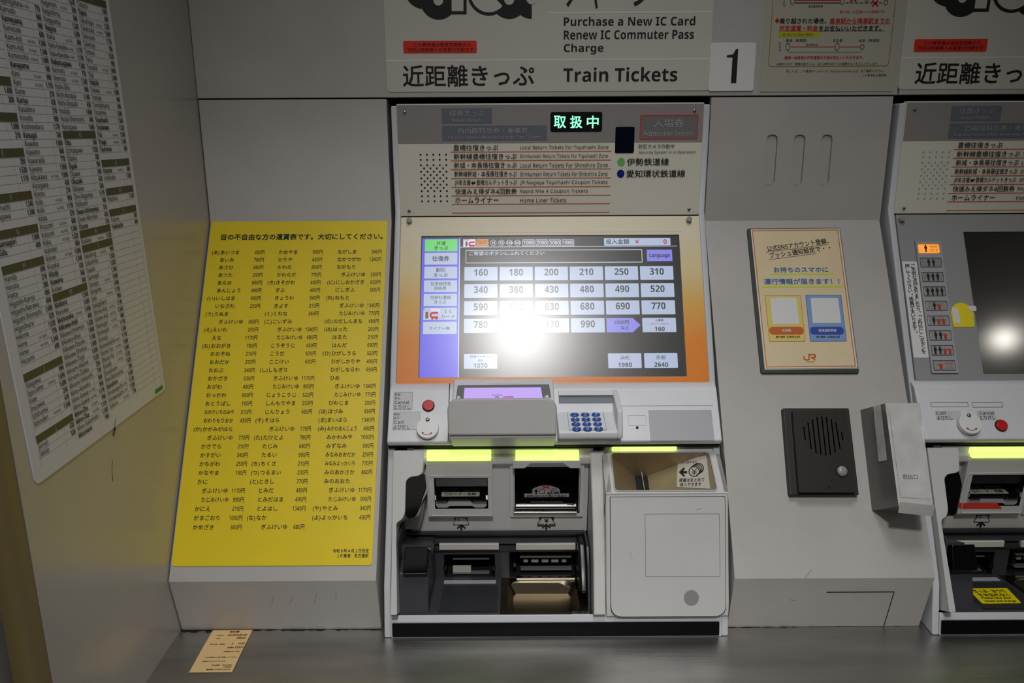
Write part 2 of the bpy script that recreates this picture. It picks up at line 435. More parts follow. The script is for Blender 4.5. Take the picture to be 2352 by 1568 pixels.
# black recesses behind the machines
m = MB(); polyx(m, [(1.42, zj), (1.42, -.16), (1.27, -.44), (1.27, -.744), (1.5, -.744), (1.5, zj)], -.2045, .3305)
polyx(m, [(1.42, zj), (1.42, -.16), (1.27, -.44), (1.27, -.744), (1.5, -.744), (1.5, zj)], .63, 1.164)
obj('recess_backing', m, M_gap, wb)

# left wall, its rounded end post and what stands beyond
wl = obj('wall_left', polyx(MB(), [(.775, -1.5), (1.45, -1.5), (1.45, .95), (.775, .95)], XL-.022, XL), M_left, kind='structure')
m = MB(); cyl = [(.745+.03*math.cos(a), XL-.03+.03*math.sin(a)) for a in [math.pi/2*k/8 for k in range(-4, 13)]]
pp = [(.775, XL-.001), (.760, XL-.0005), (.750, XL-.002), (.744, XL-.006), (.741, XL-.012), (.741, XL-.020), (.744, XL-.022), (.775, XL-.022)]
vs = [(x, y, z) for z in (-1.5, .95) for y, x in pp]; n = len(pp)
m.add(vs, [[i, (i+1) % n, n+(i+1) % n, n+i] for i in range(n)]+[list(range(n))[::-1], list(range(n, 2*n))])
obj('edge_post', m, M_post, wl)
m = MB(); polyx(m, [(.80, -1.5), (1.45, -1.5), (1.45, .95), (.80, .95)], XL-.045, XL-.0225); obj('shadow_gap', m, M_gap, wl)
m = MB(); polyx(m, [(.73, -1.5), (1.45, -1.5), (1.45, .95), (.73, .95)], -1.6, XL-.0455); obj('wall_far_left', m, M_wall, kind='structure')

# station floor below
m = MB(); m.add([(-6, -6, -1.5), (6, -6, -1.5), (6, 1.6, -1.5), (-6, 1.6, -1.5)], [[0, 1, 2, 3]])
obj('floor', m, mat('floor_stone', (120, 116, 110), .4, noise=.1, nscale=3), kind='structure')

# counter shelf
t = thing('steel_counter', 'brushed stainless steel counter shelf running below the ticket machines', 'counter', (0.3, 1.0, ZC))
m = MB(); polyx(m, [(.62, ZC-.04), (.62, ZC-.004), (.624, ZC), (1.13, ZC), (1.13, ZC-.04)], XL, 2.2, .0012); obj('top', m, M_steel, t)
m = MB(); polyx(m, [(.66, ZC-.04), (.66, ZC-.16), (1.13, ZC-.16), (1.13, ZC-.04)], XL, 2.2); obj('apron', m, M_dark2, t)
# black sealant along the joint of counter and filler
m = MB(); CT = Fr((0, 0, ZC), (1, 0, 0), (0, 1, 0)); random.seed(3)
def sealant(m, x0, x1, w0):
    n = int((x1-x0)/.006); p = [(x0+(x1-x0)*k/n, 1.0945-w0*(.35+random.random()*.9)*(1.6 if k < n*.35 else .8)) for k in range(n+1)]
    prism(m, CT, [(x0, 1.115)]+p+[(x1, 1.115)], 0, .0003)
sealant(m, XL+.001, -.2045, .006); sealant(m, .331, .629, .002); obj('sealant', m, M_gap, t, kind='stuff')

# ------------------------------------------------------------------ fare list on the left wall
LW.shear = -.054
t = thing('fare_poster', 'large white alphabetical station fare list on the left side wall', 'poster', (XL, .96, -.37))
H0 = .0012
m = MB(); prism(m, LW, rect(.7805, -.3665, 1.1155, .48, .008), 0, H0); obj('sheet', m, M_pap, t)
ZR = -.3193; RP = .00887; CP = .0785; C0 = .7955; CWD = .0748
cols = [
 {0: '#J', -1: ('Jinryō', 430), -2: ('Jōkōji', 520), 8: '#I', 7: ('Idagawa', 990), 6: ('Iga-Ueno', '1,690', 'via Kameyama'), 5: ('Inae', '1,690'), 4: ('Inazawa', 250), 3: ('Ishihama', 430), 2: ('Ishinden', '1,340', 'via Kameyama'),
  21: '#H', 20: ('Handa', 690), 19: ('Haruta', 210), 18: ('Hatta', 200), 17: ('Higashi-Kariya', 490), 16: ('Higashi-Narawa', 690), 15: ('Higashi-Shinmachi', '1,690'), 14: ('Higashiura', 520), 13: ('Hikone', '1,520'), 12: ('Hime', 770, 'via Tajimi'), 11: ('Hime', '1,340', 'via Gifu'), 10: ('Hozumi', 690),
  23: ('*Gifu', 480), 24: ('*Gamagōri', '1,000'), 25: '#G', 27: ('Futagawa', '1,340'), 28: ('Futamachi', '1,340'), 29: '#F', 31: ('Ena', '1,170'), 32: ('Ejima', '1,520'), 33: ('Eiwa', 250), 34: '#E', 36: ('Dōtoku', 210), 37: ('Daimon', '1,690'), 38: '#D', 40: ('Chikusa', 200), 41: ('Chita', '1,690'), 42: '#C'},
 {16: '#M', 15: ('*Maibara', '1,340'), 14: ('Maisaka', '1,690'), 13: ('*Matsusaka', '1,690', 'via Kameyama'), 12: ('*Mikawa-Anjō', 490), 11: ('Mikawa-Ichinomiya', '1,520'), 10: ('Mikawa-Miya', '1,000'), 9: ('Mikawa-Ōtsuka', '1,180'), 8: ('Mikawa-Shiotsu', '1,000'), 7: ('Mikawa-Tōgō', '1,690'), 6: ('Minami-Hikone', '1,520'), 5: ('Minami-Ōdaka', 250), 4: ('Minami-Yokkaichi', 770), 3: ('Mino-Akasaka', 860), 2: ('Mino-Kawai', 990, 'via Tajimi'), 1: ('Mino-Kawai', '1,170', 'via Gifu'), 0: ('*Mino-Ōta', 990, 'via Tajimi'), -1: ('*Mino-Ōta', '1,170', 'via Gifu'), -2: ('Mino-Sakamoto', '1,340'), -3: ('*Mizunami', 990),
  17: ('Kyōwa', 340), 18: ('*Kuwana', 360), 19: ('*Kōzōji', 430), 20: ('Kozakai', '1,340'), 21: ('Kōnan', '1,690', 'via Tsuge'), 22: ('Kokokei', 600), 23: ('Kōka', '1,520', 'via Tsuge'), 24: ('Koizumi', '1,340', 'via Gifu'), 25: ('Koizumi', 680, 'via Tajimi'), 26: ('Kōda', 870), 27: ('Kobi', '1,170', 'via Gifu'), 28: ('Kobi', 990, 'via Tajimi'), 29: ('Kiyosu', 210), 30: ('Kisogawa', 430), 31: ('Kibukawa', '1,690', 'via Tsuge'), 32: ('Kawase', '1,690'), 33: ('Kawarada', 770), 34: ('Kawano', 860), 35: ('Kawake', '1,690'), 36: ('*Kasugai', 340), 37: ('Kashiwabara', '1,170'), 38: ('Kasado', 990), 39: ('Kasadera', 210), 40: ('*Kariya', 430), 41: ('Kanie', 210), 42: ('Kani', '1,170', 'via Gifu'), 43: ('Kani', 990, 'via Tajimi'), 44: ('*Kanayama', 180), 45: ('Kaminoshō', '1,690', 'via Kameyama'), 46: ('Kami-Asō', '1,340', 'via Tajimi'), 47: ('Kami-Asō', '1,340', 'via Gifu'), 48: ('Kamezaki', 600), 49: ('*Kameyama', 990), 50: ('Kamado', 990), 51: ('Kagamigahara', 770, 'via Gifu')},
 {21: '#S', 20: ('Sakahogi', 990, 'via Gifu'), 19: ('Sakashita', '1,520'), 18: ('Sakata', '1,520'), 17: ('Samegai', '1,340'), 16: ('Sanagu', '1,690', 'via Kameyama'), 15: ('Sangane', '1,000'), 14: ('Seki', '1,170', 'via Kameyama'), 13: ('Sekigahara', 990), 12: ('Shimo-Asō', '1,170', 'via Tajimi'), 11: ('Shimo-Asō', '1,340', 'via Gifu'), 10: ('Shimogiri', 860, 'via Tajimi'), 9: ('Shimogiri', '1,170', 'via Gifu'), 8: ('Shimoji', '1,340'), 7: ('Shimonoshō', '1,170', 'via Kameyama'), 6: ('Shimo-Yui', '1,690', 'via Gifu'), 5: ('Shimo-Yui', '1,690', 'via Tajimi'), 4: ('Shindō', '1,520', 'via Kameyama'), 3: ('Shinjohara', '1,520'), 2: ('Shin-Moriyama', 250), 1: ('*Shinshiro', '1,690'), 0: ('Shiratawaguchi', '1,520', 'via Gifu'), -1: ('Shiratawaguchi', '1,520', 'via Tajimi'), -2: ('Sohara', 770, 'via Gifu'),
  22: ('Rokken', '1,520', 'via Kameyama'), 23: '#R', 24: ('*Ōzone', 210), 25: ('Owari-Morioka', 430), 26: ('*Owari-Ichinomiya', 310), 27: ('Otōbashi', 160), 28: ('Ōmi-Nagaoka', '1,170'), 29: ('Okkawa', 600), 30: ('*Okazaki', 630), 31: ('Ogawa', 430), 32: ('*Ōgaki', 780), 33: ('Ōdaka', 250), 34: ('Ochiaigawa', '1,520'), 35: ('*Ōbu', 340), 36: '#O', 37: ('Notogawa', '1,690'), 38: ('Noda-Shinmachi', 490), 39: ('Nodajō', '1,690'), 40: ('Nishi-Okazaki', 630), 41: ('Nishi-Kozakai', '1,180'), 42: ('Nishi-Gifu', 600), 43: ('Nemoto', '1,340', 'via Gifu'), 44: ('Nemoto', 770, 'via Tajimi'), 45: ('*Nakatsugawa', '1,340'), 46: ('Naka-Kawabe', '1,170', 'via Tajimi'), 47: ('Naka-Kawabe', '1,170', 'via Gifu'), 48: ('Naka', 680, 'via Gifu'), 49: ('*Nagiso', '1,690'), 50: ('Nagayama', '1,520'), 51: ('Nagashima', 340), 52: ('Nagamori', 590, 'via Gifu'), 53: ('Nagahama', '1,520')},
 {32: '#U', 31: ('*Unuma', 860, 'via Gifu'), 30: ('Ushikubo', '1,340'), 28: '#W', 27: ('Washizu', '1,520'), 25: '#Y', 24: ('Yatomi', 340), 23: ('*Yokkaichi', 490),
  54: '#T', 53: ('Tadachi', '1,690'), 52: ('*Tajimi', 680), 51: ('Takachaya', '1,520', 'via Kameyama'), 50: ('Takatsuka', '1,690', 'via Toyohashi'), 49: ('Takenami', '1,170'), 48: ('Taketoyo', 780), 47: ('Tamura', '1,520'), 46: ('Tarui', 990), 45: ('Terashō', '1,690', 'via Tsuge'), 44: ('Tōjō', '1,690'), 43: ('*Tokishi', 770), 42: ('Tokiwa', '1,690', 'via Kameyama'), 41: ('Tomida', 490), 40: ('Tomidahama', 490), 39: ('Torahime', '1,690'), 38: ('*Toyohashi', '1,340'), 37: ('*Toyokawa', '1,520'), 36: ('*Tsu', '1,340', 'via Kameyama'), 35: ('*Tsuge', '1,340', 'via Kameyama'), 34: ('*Tsurumai', 200)}]
mg = MB()
for k, c in enumerate(cols):
    u0 = C0+CP*k; u1 = u0+CWD; un = u1-.0205
    for r in range(-3, 57):
        z = ZR+r*RP
        prism(mg, LW, rect(u0, z+RP/2-.00012, u1, z+RP/2+.00012), H0, H0+.0002)
    for uu in (u0, un, u1): prism(mg, LW, rect(uu-.00014, ZR-3.5*RP, uu+.00014, ZR+56*RP), H0, H0+.0002)
    for r, e in c.items():
        z = ZR+r*RP
        if isinstance(e, str):
            mb = MB(); prism(mb, LW, rect(u0, z-RP/2, u1, z+RP/2), H0, H0+.0004); obj('letter_band', mb, M_olive, t)
            TC(t, LW, e[1], (u0+u1)/2, z, .0078, M_dimw, 'C', h=H0+.0006, bold=.02)
        else:
            nm = e[0]; bo = nm[0] == '*'; nm = nm.lstrip('*'); via = len(e) > 2
            TC(t, LW, nm, u0+.0013, z, .0082, M_blk, 'L', h=H0+.0004, bold=.016 if bo else 0, xs=.82, fitw=.0385 if via else .051)
            TC(t, LW, str(e[1]), u1-.0008, z, .0082, M_blk, 'R', h=H0+.0004, bold=.02, xs=.66)
            if via: TC(t, LW, e[2], un-.0008, z-.0006, .0045, M_blk, 'R', h=H0+.0004, bold=0, fitw=.014)
obj('grid_lines', mg, M_grid, t, kind='stuff')
m = MB(); prism(m, LW, rect(1.0825, -.3625, 1.1075, -.3565), H0, H0+.0003); obj('green_mark', m, M_green, t)
# pale crack below the sheet
m = MB(); strokes(m, LW, LW.pts([(263, 962), (261, 975), (263, 985), (259, 1000)]), .0007, 0, H0+.0003); strokes(m, LW, LW.pts([(258, 1058), (257, 1080), (259, 1105)]), .0006, 0, .0003); obj('scuff', m, M_dark2, t)

# ------------------------------------------------------------------ yellow fare board
YB = SLP
t = thing('fare_board', 'yellow fare board with braille rows on the sloping panel left of the first machine', 'sign', (-.36, 1.1, -.62))
def S(s): return -s
m = MB(); prism(m, YB, rect(-.5125, S(.5740), -.2115, S(.0035), .006), 0, .0016, .0004); board = obj('board', m, M_yel, t)
HB = .0020
TC(t, YB, '目の不自由な方の運賃表です。大切にしてください。', -.4925, S(.0362), .0118, M_blk, 'L', h=HB, bold=.028, fitw=.272)
TX[-1]['fitw'] = None; TX[-1]['xs'] = 1.0
data = [
 [('あ', 'あいづま', 430), ('', 'あいみ', 780), ('', 'あさひ', 490), ('', 'あつた', 200), ('', 'あらお', 860), ('', 'あんじょう', 490), ('い', 'いしはま', 430), ('', 'いなざわ', 250), ('う', 'うぬま', 0), ('-', 'ぎふけいゆ', 860), ('え', 'えいわ', 250), ('', 'えな', 1170), ('お', 'おおがき', 780), ('', 'おおぞね', 210), ('', 'おおだか', 250), ('', 'おおぶ', 340), ('', 'おかざき', 630), ('', 'おがわ', 430), ('', 'おっかわ', 600), ('', 'おとうばし', 160), ('', 'おわりいちのみや', 310), ('', 'おわりもりおか', 430), ('か', 'かがみがはら', 0), ('-', 'ぎふけいゆ', 770), ('', 'かさでら', 210), ('', 'かすがい', 340), ('', 'かちがわ', 250), ('', 'かなやま', 180), ('', 'かに', 0), ('-', 'ぎふけいゆ', 1170), ('-', 'たじみけいゆ', 990), ('', 'かにえ', 210), ('', 'がまごおり', 1000), ('', 'かめざき', 600)],
 [('', 'かめやま', 990), ('', 'かりや', 430), ('', 'かわの', 860), ('', 'かわらだ', 770), ('き', 'きそがわ', 430), ('', 'ぎふ', 480), ('', 'きょうわ', 340), ('', 'きよす', 210), ('く', 'くわな', 360), ('こ', 'こいずみ', 0), ('-', 'ぎふけいゆ', 1340), ('-', 'たじみけいゆ', 680), ('', 'こうぞうじ', 430), ('', 'こうだ', 870), ('', 'ここけい', 600), ('し', 'しもぎり', 0), ('-', 'ぎふけいゆ', 1170), ('-', 'たじみけいゆ', 860), ('', 'じょうこうじ', 520), ('', 'しんもりやま', 250), ('', 'じんりょう', 430), ('そ', 'そはら', 0), ('-', 'ぎふけいゆ', 770), ('た', 'たけとよ', 780), ('', 'たじみ', 680), ('', 'たるい', 990), ('ち', 'ちくさ', 210), ('つ', 'つるまい', 200), ('と', 'ときし', 770), ('', 'とみだ', 490), ('', 'とみだはま', 490), ('', 'とよはし', 1340), ('な', 'なか', 0), ('-', 'ぎふけいゆ', 680)],
 [('', 'ながしま', 340), ('', 'なかつがわ', 1340), ('', 'ながもり', 0), ('-', 'ぎふけいゆ', 590), ('に', 'にしおかざき', 630), ('', 'にしぎふ', 600), ('ね', 'ねもと', 0), ('-', 'ぎふけいゆ', 1340), ('-', 'たじみけいゆ', 770), ('の', 'のだしんまち', 490), ('は', 'はった', 200), ('', 'はるた', 210), ('', 'はんだ', 690), ('ひ', 'ひがしうら', 520), ('', 'ひがしかりや', 490), ('', 'ひがしならわ', 690), ('', 'ひめ', 0), ('-', 'ぎふけいゆ', 1340), ('-', 'たじみけいゆ', 770), ('', 'びわじま', 200), ('ほ', 'ほづみ', 690), ('ま', 'まいばら', 1340), ('み', 'みかわあんじょう', 490), ('', 'みかわみや', 1000), ('', 'みずなみ', 990), ('', 'みなみおおだか', 250), ('', 'みなみよっかいち', 770), ('', 'みのあかさか', 860), ('', 'みのおおた', 0), ('-', 'ぎふけいゆ', 1170), ('-', 'たじみけいゆ', 990), ('や', 'やとみ', 340), ('よ', 'よっかいち', 490)]]
mbr = MB(); random.seed(11)
for ci, (rows, un) in enumerate(zip(data, (-.4905, -.3925, -.2930))):
    for r, (k, nm, pr) in enumerate(rows):
        s = .0642+r*.01372; dr = .0045*r/33*(1 if ci == 0 else .4)
        TC(t, YB, nm, un+dr+(.0085 if k == '-' else 0), S(s), .0084, M_blk, 'L', h=HB, bold=.010, xs=.98, fitw=.0418 if k == '-' else .0465)
        if k and k != '-': TC(t, YB, '('+k+')', un+dr-.0146, S(s), .0084, M_blk, 'L', h=HB, bold=.010, xs=.98)
        if pr: TC(t, YB, str(pr)+'円', un+dr+.0738, S(s), .0086, M_blk, 'R', h=HB, bold=.010, xs=.74)
        for (a, n_) in ((0, len(nm)+1), (.052, 5)):
            for q in range(n_):
                for i in range(2):
                    for j in range(3):
                        if random.random() < .5:
                            u = un+dr+a+q*.0052+i*.0018; v = S(s+.0042+j*.0018)
                            c = [mbr_ for mbr_ in circ(u, v, .00055, 4)]; b = len(mbr.v)
                            mbr.add([YB.P(x, y, .0016) for x, y in c]+[YB.P(u, v, .0020)], [[0, 1, 4], [1, 2, 4], [2, 3, 4], [3, 0, 4]])
obj('braille_dots', mbr, M_yel, t, kind='stuff')
TC(t, YB, '令和６年４月１日改定', -.2172, S(.5528), .0062, M_blk, 'R', h=HB, bold=.015, xs=.88)
TC(t, YB, 'ＪＲ東海　名古屋駅', -.2172, S(.5600), .0062, M_blk, 'R', h=HB, bold=.015, xs=.88)

# ------------------------------------------------------------------ receipt on the counter
t = thing('paper_receipt', 'pale orange printed receipt slip lying on the counter below the yellow board', 'receipt', (-.42, 1.0, ZC))
q = [CT.uv(x, y, .0008) for x, y in ((489, 1447), (579, 1446), (533, 1543), (434, 1544))]
q0 = q[3]; U = np.array(q[2])-np.array(q[3]); V = np.array(q[0])-np.array(q[3]); 
RC = Fr((q0[0], q0[1], ZC), (U[0], U[1], 0), (V[0], V[1], 0)); LU, LV = np.linalg.norm(U), np.linalg.norm(V)
ang = math.acos(float(RC.U @ RC.V)); RC.Vr = RC.V.copy()
# keep the slip a true rectangle
Vp = V-(V @ (U/LU))*(U/LU); LV = np.linalg.norm(Vp); RC = Fr((q0[0], q0[1], ZC), (U[0], U[1], 0), (Vp[0], Vp[1], 0))
sh = float(V @ (U/LU))/LV
m = MB(); nx = 6
RC.shear = sh
for i in range(8):
    a, b = i/8, (i+1)/8; ha = .0009+.0006*math.sin(a*3)**2; hb = .0009+.0006*math.sin(b*3)**2
    m.add([RC.P(0, LV*a, ha), RC.P(LU, LV*a, ha), RC.P(LU, LV*b, hb), RC.P(0, LV*b, hb), RC.P(0, LV*a, ha-.0003), RC.P(LU, LV*a, ha-.0003), RC.P(LU, LV*b, hb-.0003), RC.P(0, LV*b, hb-.0003)], [[0, 1, 2, 3], [7, 6, 5, 4], [0, 3, 7, 4], [1, 5, 6, 2]])
obj('slip', m, M_rcpt, t)
def R_(s, a, b, v, hh): 
    TC(t, RC, s, (a+b)/2*LU, v*LV, hh*LV, M_rctx, 'C', h=.0019, bold=.01); TX[-1]['mode'] = 'fit'; TX[-1]['W'] = (b-a)*LU; TX[-1]['H'] = hh*LV
R_('領収書', .45, .70, .945, .045); R_('ご利用日付', .17, .36, .855, .022); R_('2025年06月20日', .45, .92, .862, .048); R_('時刻', .22, .30, .775, .022); R_('18時04分', .70, .93, .785, .048)
R_('取引内容　乗車券', .14, .50, .635, .028); R_('金', .66, .69, .645, .04); R_('250円', .82, .97, .645, .046); R_('伝票番号', .60, .76, .55, .03); R_('35907', .78, .99, .555, .044)
R_('消費税率10%（税込）', .56, .97, .455, .028); R_('・この領収書は大切に保管してください。', .15, .97, .325, .026); R_('・毎度ありがとうございます。', .15, .74, .235, .026)
R_('名古屋駅　券501発行', .45, .93, .145, .026); R_('JR東海', .75, .93, .10, .026); R_('登録番号 T3180001031569', .37, .93, .05, .024)

# ------------------------------------------------------------------ sheets on the fascia
def sign_sheet(lbl, dx, full):
    global DX
    DX = dx
    t = thing('machine_sign', lbl, 'sign', ((-.22+.33)/2+dx, YU, .07))
    ul = FU.uv(890, 205)[0]; ur = FU.uv(1628, 205)[0]; vb = FU.uv(1260, 209.5)[1]
    m = MB(); prism(m, FU, rect(ul, vb, ur, .46, .007), 0, .0010); obj('sheet', m, M_sheet, t)
    H = .0014
    m = MB(); prism(m, FU, pxr(FU, 888, 135.5, 1630, 139), .001, .0012)
    a = pxr(FU, 1260, 26.5, 1633, 30.5); prism(m, FU, a, .001, .0012); obj('seam_line', m, M_line, t)
    T(t, FU, '近距離きっぷ', 925, 1227, 174, 50, M_blk, H, bold=.018)
    T(t, FU, 'Train Tickets', 1294, 1556, 171, 33, M_blk, H, bold=.022)
    T(t, FU, 'Purchase a New IC Card', 1295, 1597, 48.5, 21, M_blk, H, bold=.022)
    T(t, FU, 'Renew IC Commuter Pass', 1295, 1594, 79.5, 21, M_blk, H, bold=.022)
    T(t, FU, 'Charge', 1295, 1386, 112.5, 25, M_blk, H, bold=.022)
    T(t, FU, 'チャージ', 1294, 1500, -22, 84, M_blk, H, bold=.012)
    # rounded black and white emblem, lower part in the frame
    c = lambda x, y: FU.uv(900+x/5.88, y/5.88)
    k = abs(c(100, 0)[0]-c(0, 0)[0])/100
    mk = MB(); mw = MB()
    def disc(mm, x, y, r, h, ry=None): u, v = c(x, y); prism(mm, FU, circ(u, v, r*k, 40, (ry or r)*k), .001, h)
    disc(mk, 430, -160, 265, .00130); disc(mk, 630, 0, 250, .00131); disc(mk, 1310, -100, 292, .00132); disc(mk, 1585, -5, 246, .00133)
    prism(mk, FU, [c(600, -200), c(1012, -200), c(1010, 195), c(700, 198)], .001, .00134)
    u, v = c(1890, -20); prism(mk, FU, [q for q in circ(u, v, 258*k, 48) if q[0] <= u+1e-6], .001, .00135)
    prism(mk, FU, [c(1500, -300), c(1886, -300), c(1886, 100), c(1500, 100)], .001, .00136)
    obj('emblem_black', mk, M_blk, t)
    disc(mw, 628, 0, 66, .00160, 72); disc(mw, 1585, 0, 66, .00160, 62)
    prism(mw, FU, [c(804, -200), c(970, -200), c(967, 153), c(810, 153)], .001, .00161)
    u, v = c(1310, -100); ar = [(u+250*k*math.cos(a), v+250*k*math.sin(a)) for a in [math.radians(d) for d in range(180, 317, 4)]]
    prism(mw, FU, ar+[c(1487, 72), c(1300, -120)], .001, .00162)
    disc(mw, 1890, -20, 75, .00163)
    obj('emblem_white', mw, M_sheet, t)
    DX = 0.0
    return t
sign_sheet('white train tickets sign sheet with black emblem above the first ticket machine', 0, True)
sign_sheet('white train tickets sign sheet cut off at the right above the second machine', .8375, True)
def red_sticker(lbl, px, dx=0):
    t = thing('red_sticker', lbl, 'sticker', (FU.uv(px[0], px[1])[0], YU-.001, FU.uv(px[0], px[1])[1]), 'red stickers on the sign sheets')
    m = MB(); x0, y0, x1, y1 = px; prism(m, FU, pxr(FU, x0, y0, x1, y1, .0025), .001, .0016); obj('label', m, M_redst, t)
    T(t, FU, 'この券売機は磁気定期券から', x0+24, x1-14, y0+8.5, 9, M_blk, .0020); T(t, FU, 'TOICA定期券への変更が可能です', x0+9, x1-7, y0+20, 9, M_blk, .0020)
red_sticker('red sticker with two printed lines on the sheet above the first machine', (926.5, 94, 1095, 122))
red_sticker('faded red sticker with two printed lines on the sheet above the second machine', (2099, 90, 2266, 119))

t = thing('number_plate', 'white square plate with a tall black numeral one beside the first sign', 'sign', (.36, YU, .1))
m = MB(); u0 = FU.uv(1629, 150)[0]; u1 = FU.uv(1731, 205)[0]; prism(m, FU, rect(u0, FU.uv(1680, 209)[1], FU.uv(1733, 150)[0], FU.uv(1680, 99)[1], .004), 0, .003, .0006); obj('plate', m, M_white, t)
t1 = FU; m = MB(); cu = FU.uv(1684, 153)[0]; k = FU.uv(1100, 150)[0]-FU.uv(1099, 150)[0]
vt, vb = FU.uv(1684, 113)[1], FU.uv(1684, 191)[1]; g = lambda x, y: (cu+x*k, vt-y*(vt-vb)/78)
prism(m, FU, [g(-17, 14), g(-3, 12), g(3, 0), g(8, 0), g(8, 78), g(-4, 78), g(-4, 19), g(-17, 19)], .003, .0034); obj('numeral', m, M_blk, t)

# laminated notice
t = thing('laminated_notice', 'laminated notice with line diagrams and gold border beside the number plate', 'notice', (.5, YU, .07))
ul = FU.uv(1745, 205)[0]; ur = FU.uv(2050, 205)[0]; vb = FU.uv(1900, 210)[1]
m = MB(); prism(m, FU, rect(ul, vb, ur, .42), 0, .0012); obj('laminate', m, M_lam, t)
m = MB(); v0 = FU.uv(1900, 153)[1]; a, b = FU.uv(1765, 130)[0], FU.uv(2043, 130)[0]
ring(m, FU, rect(a, v0, b, .40, .007), rect(a+.0011, v0+.0011, b-.0011, .3989, .006), .0012, .0015); obj('border', m, M_gold, t)
H = .0017
T(t, FU, '東海道新幹線', 1857, 1890, 14.5, 6, M_blk, H); T(t, FU, '乗り越した区間のみの精算不可', 1929, 2032, 27, 7, M_red, H)
T(t, FU, '乗り越された場合、', 1791, 1898, 48, 13, M_blk, H, bold=.02); T(t, FU, '乗車駅から降車駅までの', 1906, 2044, 48, 13, M_red, H, bold=.02)
T(t, FU, '所定運賃・料金', 1790, 1879, 65, 13, M_red, H, bold=.02); T(t, FU, 'をお支払いいただきます。', 1881, 2024, 65, 13, M_blk, H, bold=.02)
T(t, FU, '豊橋（乗車駅）', 1805, 1854, 93, 7, M_blk, H); T(t, FU, '名古屋', 1913, 1935, 93, 7, M_blk, H); T(t, FU, '岐阜（降車駅）', 1973, 2022, 93, 7, M_blk, H); T(t, FU, '東海道本線', 1851, 1879, 102.5, 5, M_blk, H)
T(t, FU, '豊橋〜岐阜間の所定運賃を別途お支払いいただきます。', 1802, 1983, 132, 7.5, M_red, H, bold=.015)
T(t, FU, '※使用された「豊橋往復きっぷ」などは券片あたりの金額を払いもどしいたします。', 1784, 2018, 146.5, 6.5, M_blk, H)
T(t, FU, '詳しくは、ＪＲ東海ホームページ（http://jr-central.co.jp）をご確認ください。', 1806, 2030, 163.5, 7.5, M_blk, H); T(t, FU, 'ＪＲ東海名古屋駅長', 1981, 2036, 172.5, 6, M_blk, H)
m = MB(); prism(m, FU, pxr(FU, 1787, 73, 1884, 86, .0015), .0012, .0014); obj('yellow_strip', m, mat('lime_strip', (190, 190, 40), .4), t)
T(t, FU, '！乗り越された場合の精算例', 1793, 1868, 79.5, 7, M_gold, .0018)
m = MB()
for x, y, rx, ry in ((1809, 107.5, 5, 8), (1922, 108, 5, 8.5), (1979.5, 108, 5, 5.5), (1820, 0, 5, 11), (1934, 0, 5, 10.5), (1991, -4, 5, 8), (2034, 6, 4.6, 6)):
    u, v = FU.uv(x, y); ring(m, FU, circ(u, v, rx*k, 20, ry*k), circ(u, v, (rx-1.1)*k, 20, (ry-1.1)*k), .0012, .0016)
strokes(m, FU, FU.pts([(1826, 7), (1928, 7)]), 2*k, .0012, .0015)
for q in range(8): strokes(m, FU, FU.pts([(1942+q*11, 7), (1948+q*11, 7)]), 1.8*k, .0012, .0015)
strokes(m, FU, FU.pts([(1809, 117), (1811, 120), (1975, 120), (1978, 116)]), .6*k, .0012, .0015)
u, v = FU.uv(1800, 57); strokes(m, FU, FU.pts([(1880, 71.5), (2030, 71)]), 1*k, .0012, .0015); obj('diagram_lines', m, M_blk, t)
m = MB(); strokes(m, FU, FU.pts([(1815, 108), (1917, 108)]), 1.4*k, .0012, .0014); strokes(m, FU, FU.pts([(1928, 108), (1974, 108)]), 1.4*k, .0012, .0014); strokes(m, FU, FU.pts([(1826, 1), (1928, 1)]), 2*k, .0012, .0014); strokes(m, FU, FU.pts([(1790, 71.5), (1880, 71.5)]), 1*k, .0012, .0014)
strokes(m, FU, FU.pts([(1906, 55.5), (2044, 55)]), 1*k, .0012, .0014)
prism(m, FU, FU.pts([(1779, 48), (1784.5, 42), (1790, 48), (1784.5, 54)]), .0012, .0014)
for cx, cy in ((2009, 8), (1959, -3)):
    strokes(m, FU, FU.pts([(cx-6, cy-6), (cx+6, cy+6)]), 3*k, .0012, .0018); strokes(m, FU, FU.pts([(cx-6, cy+6), (cx+6, cy-6)]), 3*k, .0012, .0018)
obj('red_marks', m, M_redb, t)
for i, ch in enumerate('かえり'): T(t, FU, ch, 1788.5, 1794.5, 99+i*8, 6, M_blk, H)
for i, ch in enumerate('えり'): T(t, FU, ch, 1798, 1804, 4+i*8, 6, M_blk, H)

# ------------------------------------------------------------------ framed poster with the two blank code squares
t = thing('framed_poster', 'beige service poster in a dark magnetic frame on the sloping panel', 'poster', (.45, 1.28, -.3))
FP = SLP
A, B, C_, D = [np.array(FP.uv(x, y, .004)) for x, y in ((1716, 524), (1930, 522.5), (1974, 857), (1748, 857.5))]
m = MB(); PP = rpoly([A, B, C_, D], .004); prism(m, FP, PP, 0, .004, .001); obj('frame', m, M_magn, t)
q = [FP.uv(x, y, .0045) for x, y in ((1724, 527), (1929, 525), (1971, 847), (1756, 850))]
m = MB(); prism(m, FP, q, .003, .0048); obj('sleeve', m, mat('clear_sleeve', (170, 168, 160), .2, coat=1, cr=.1), t)
q = [FP.uv(x, y, .005) for x, y in ((1724, 526.5), (1927, 524.5), (1969, 844), (1757, 846.5))]
m = MB(); prism(m, FP, q, .0048, .0052); obj('paper', m, M_beige, t)
h5 = .0056
qi = [np.array(p) for p in q]; ce = sum(qi)/4
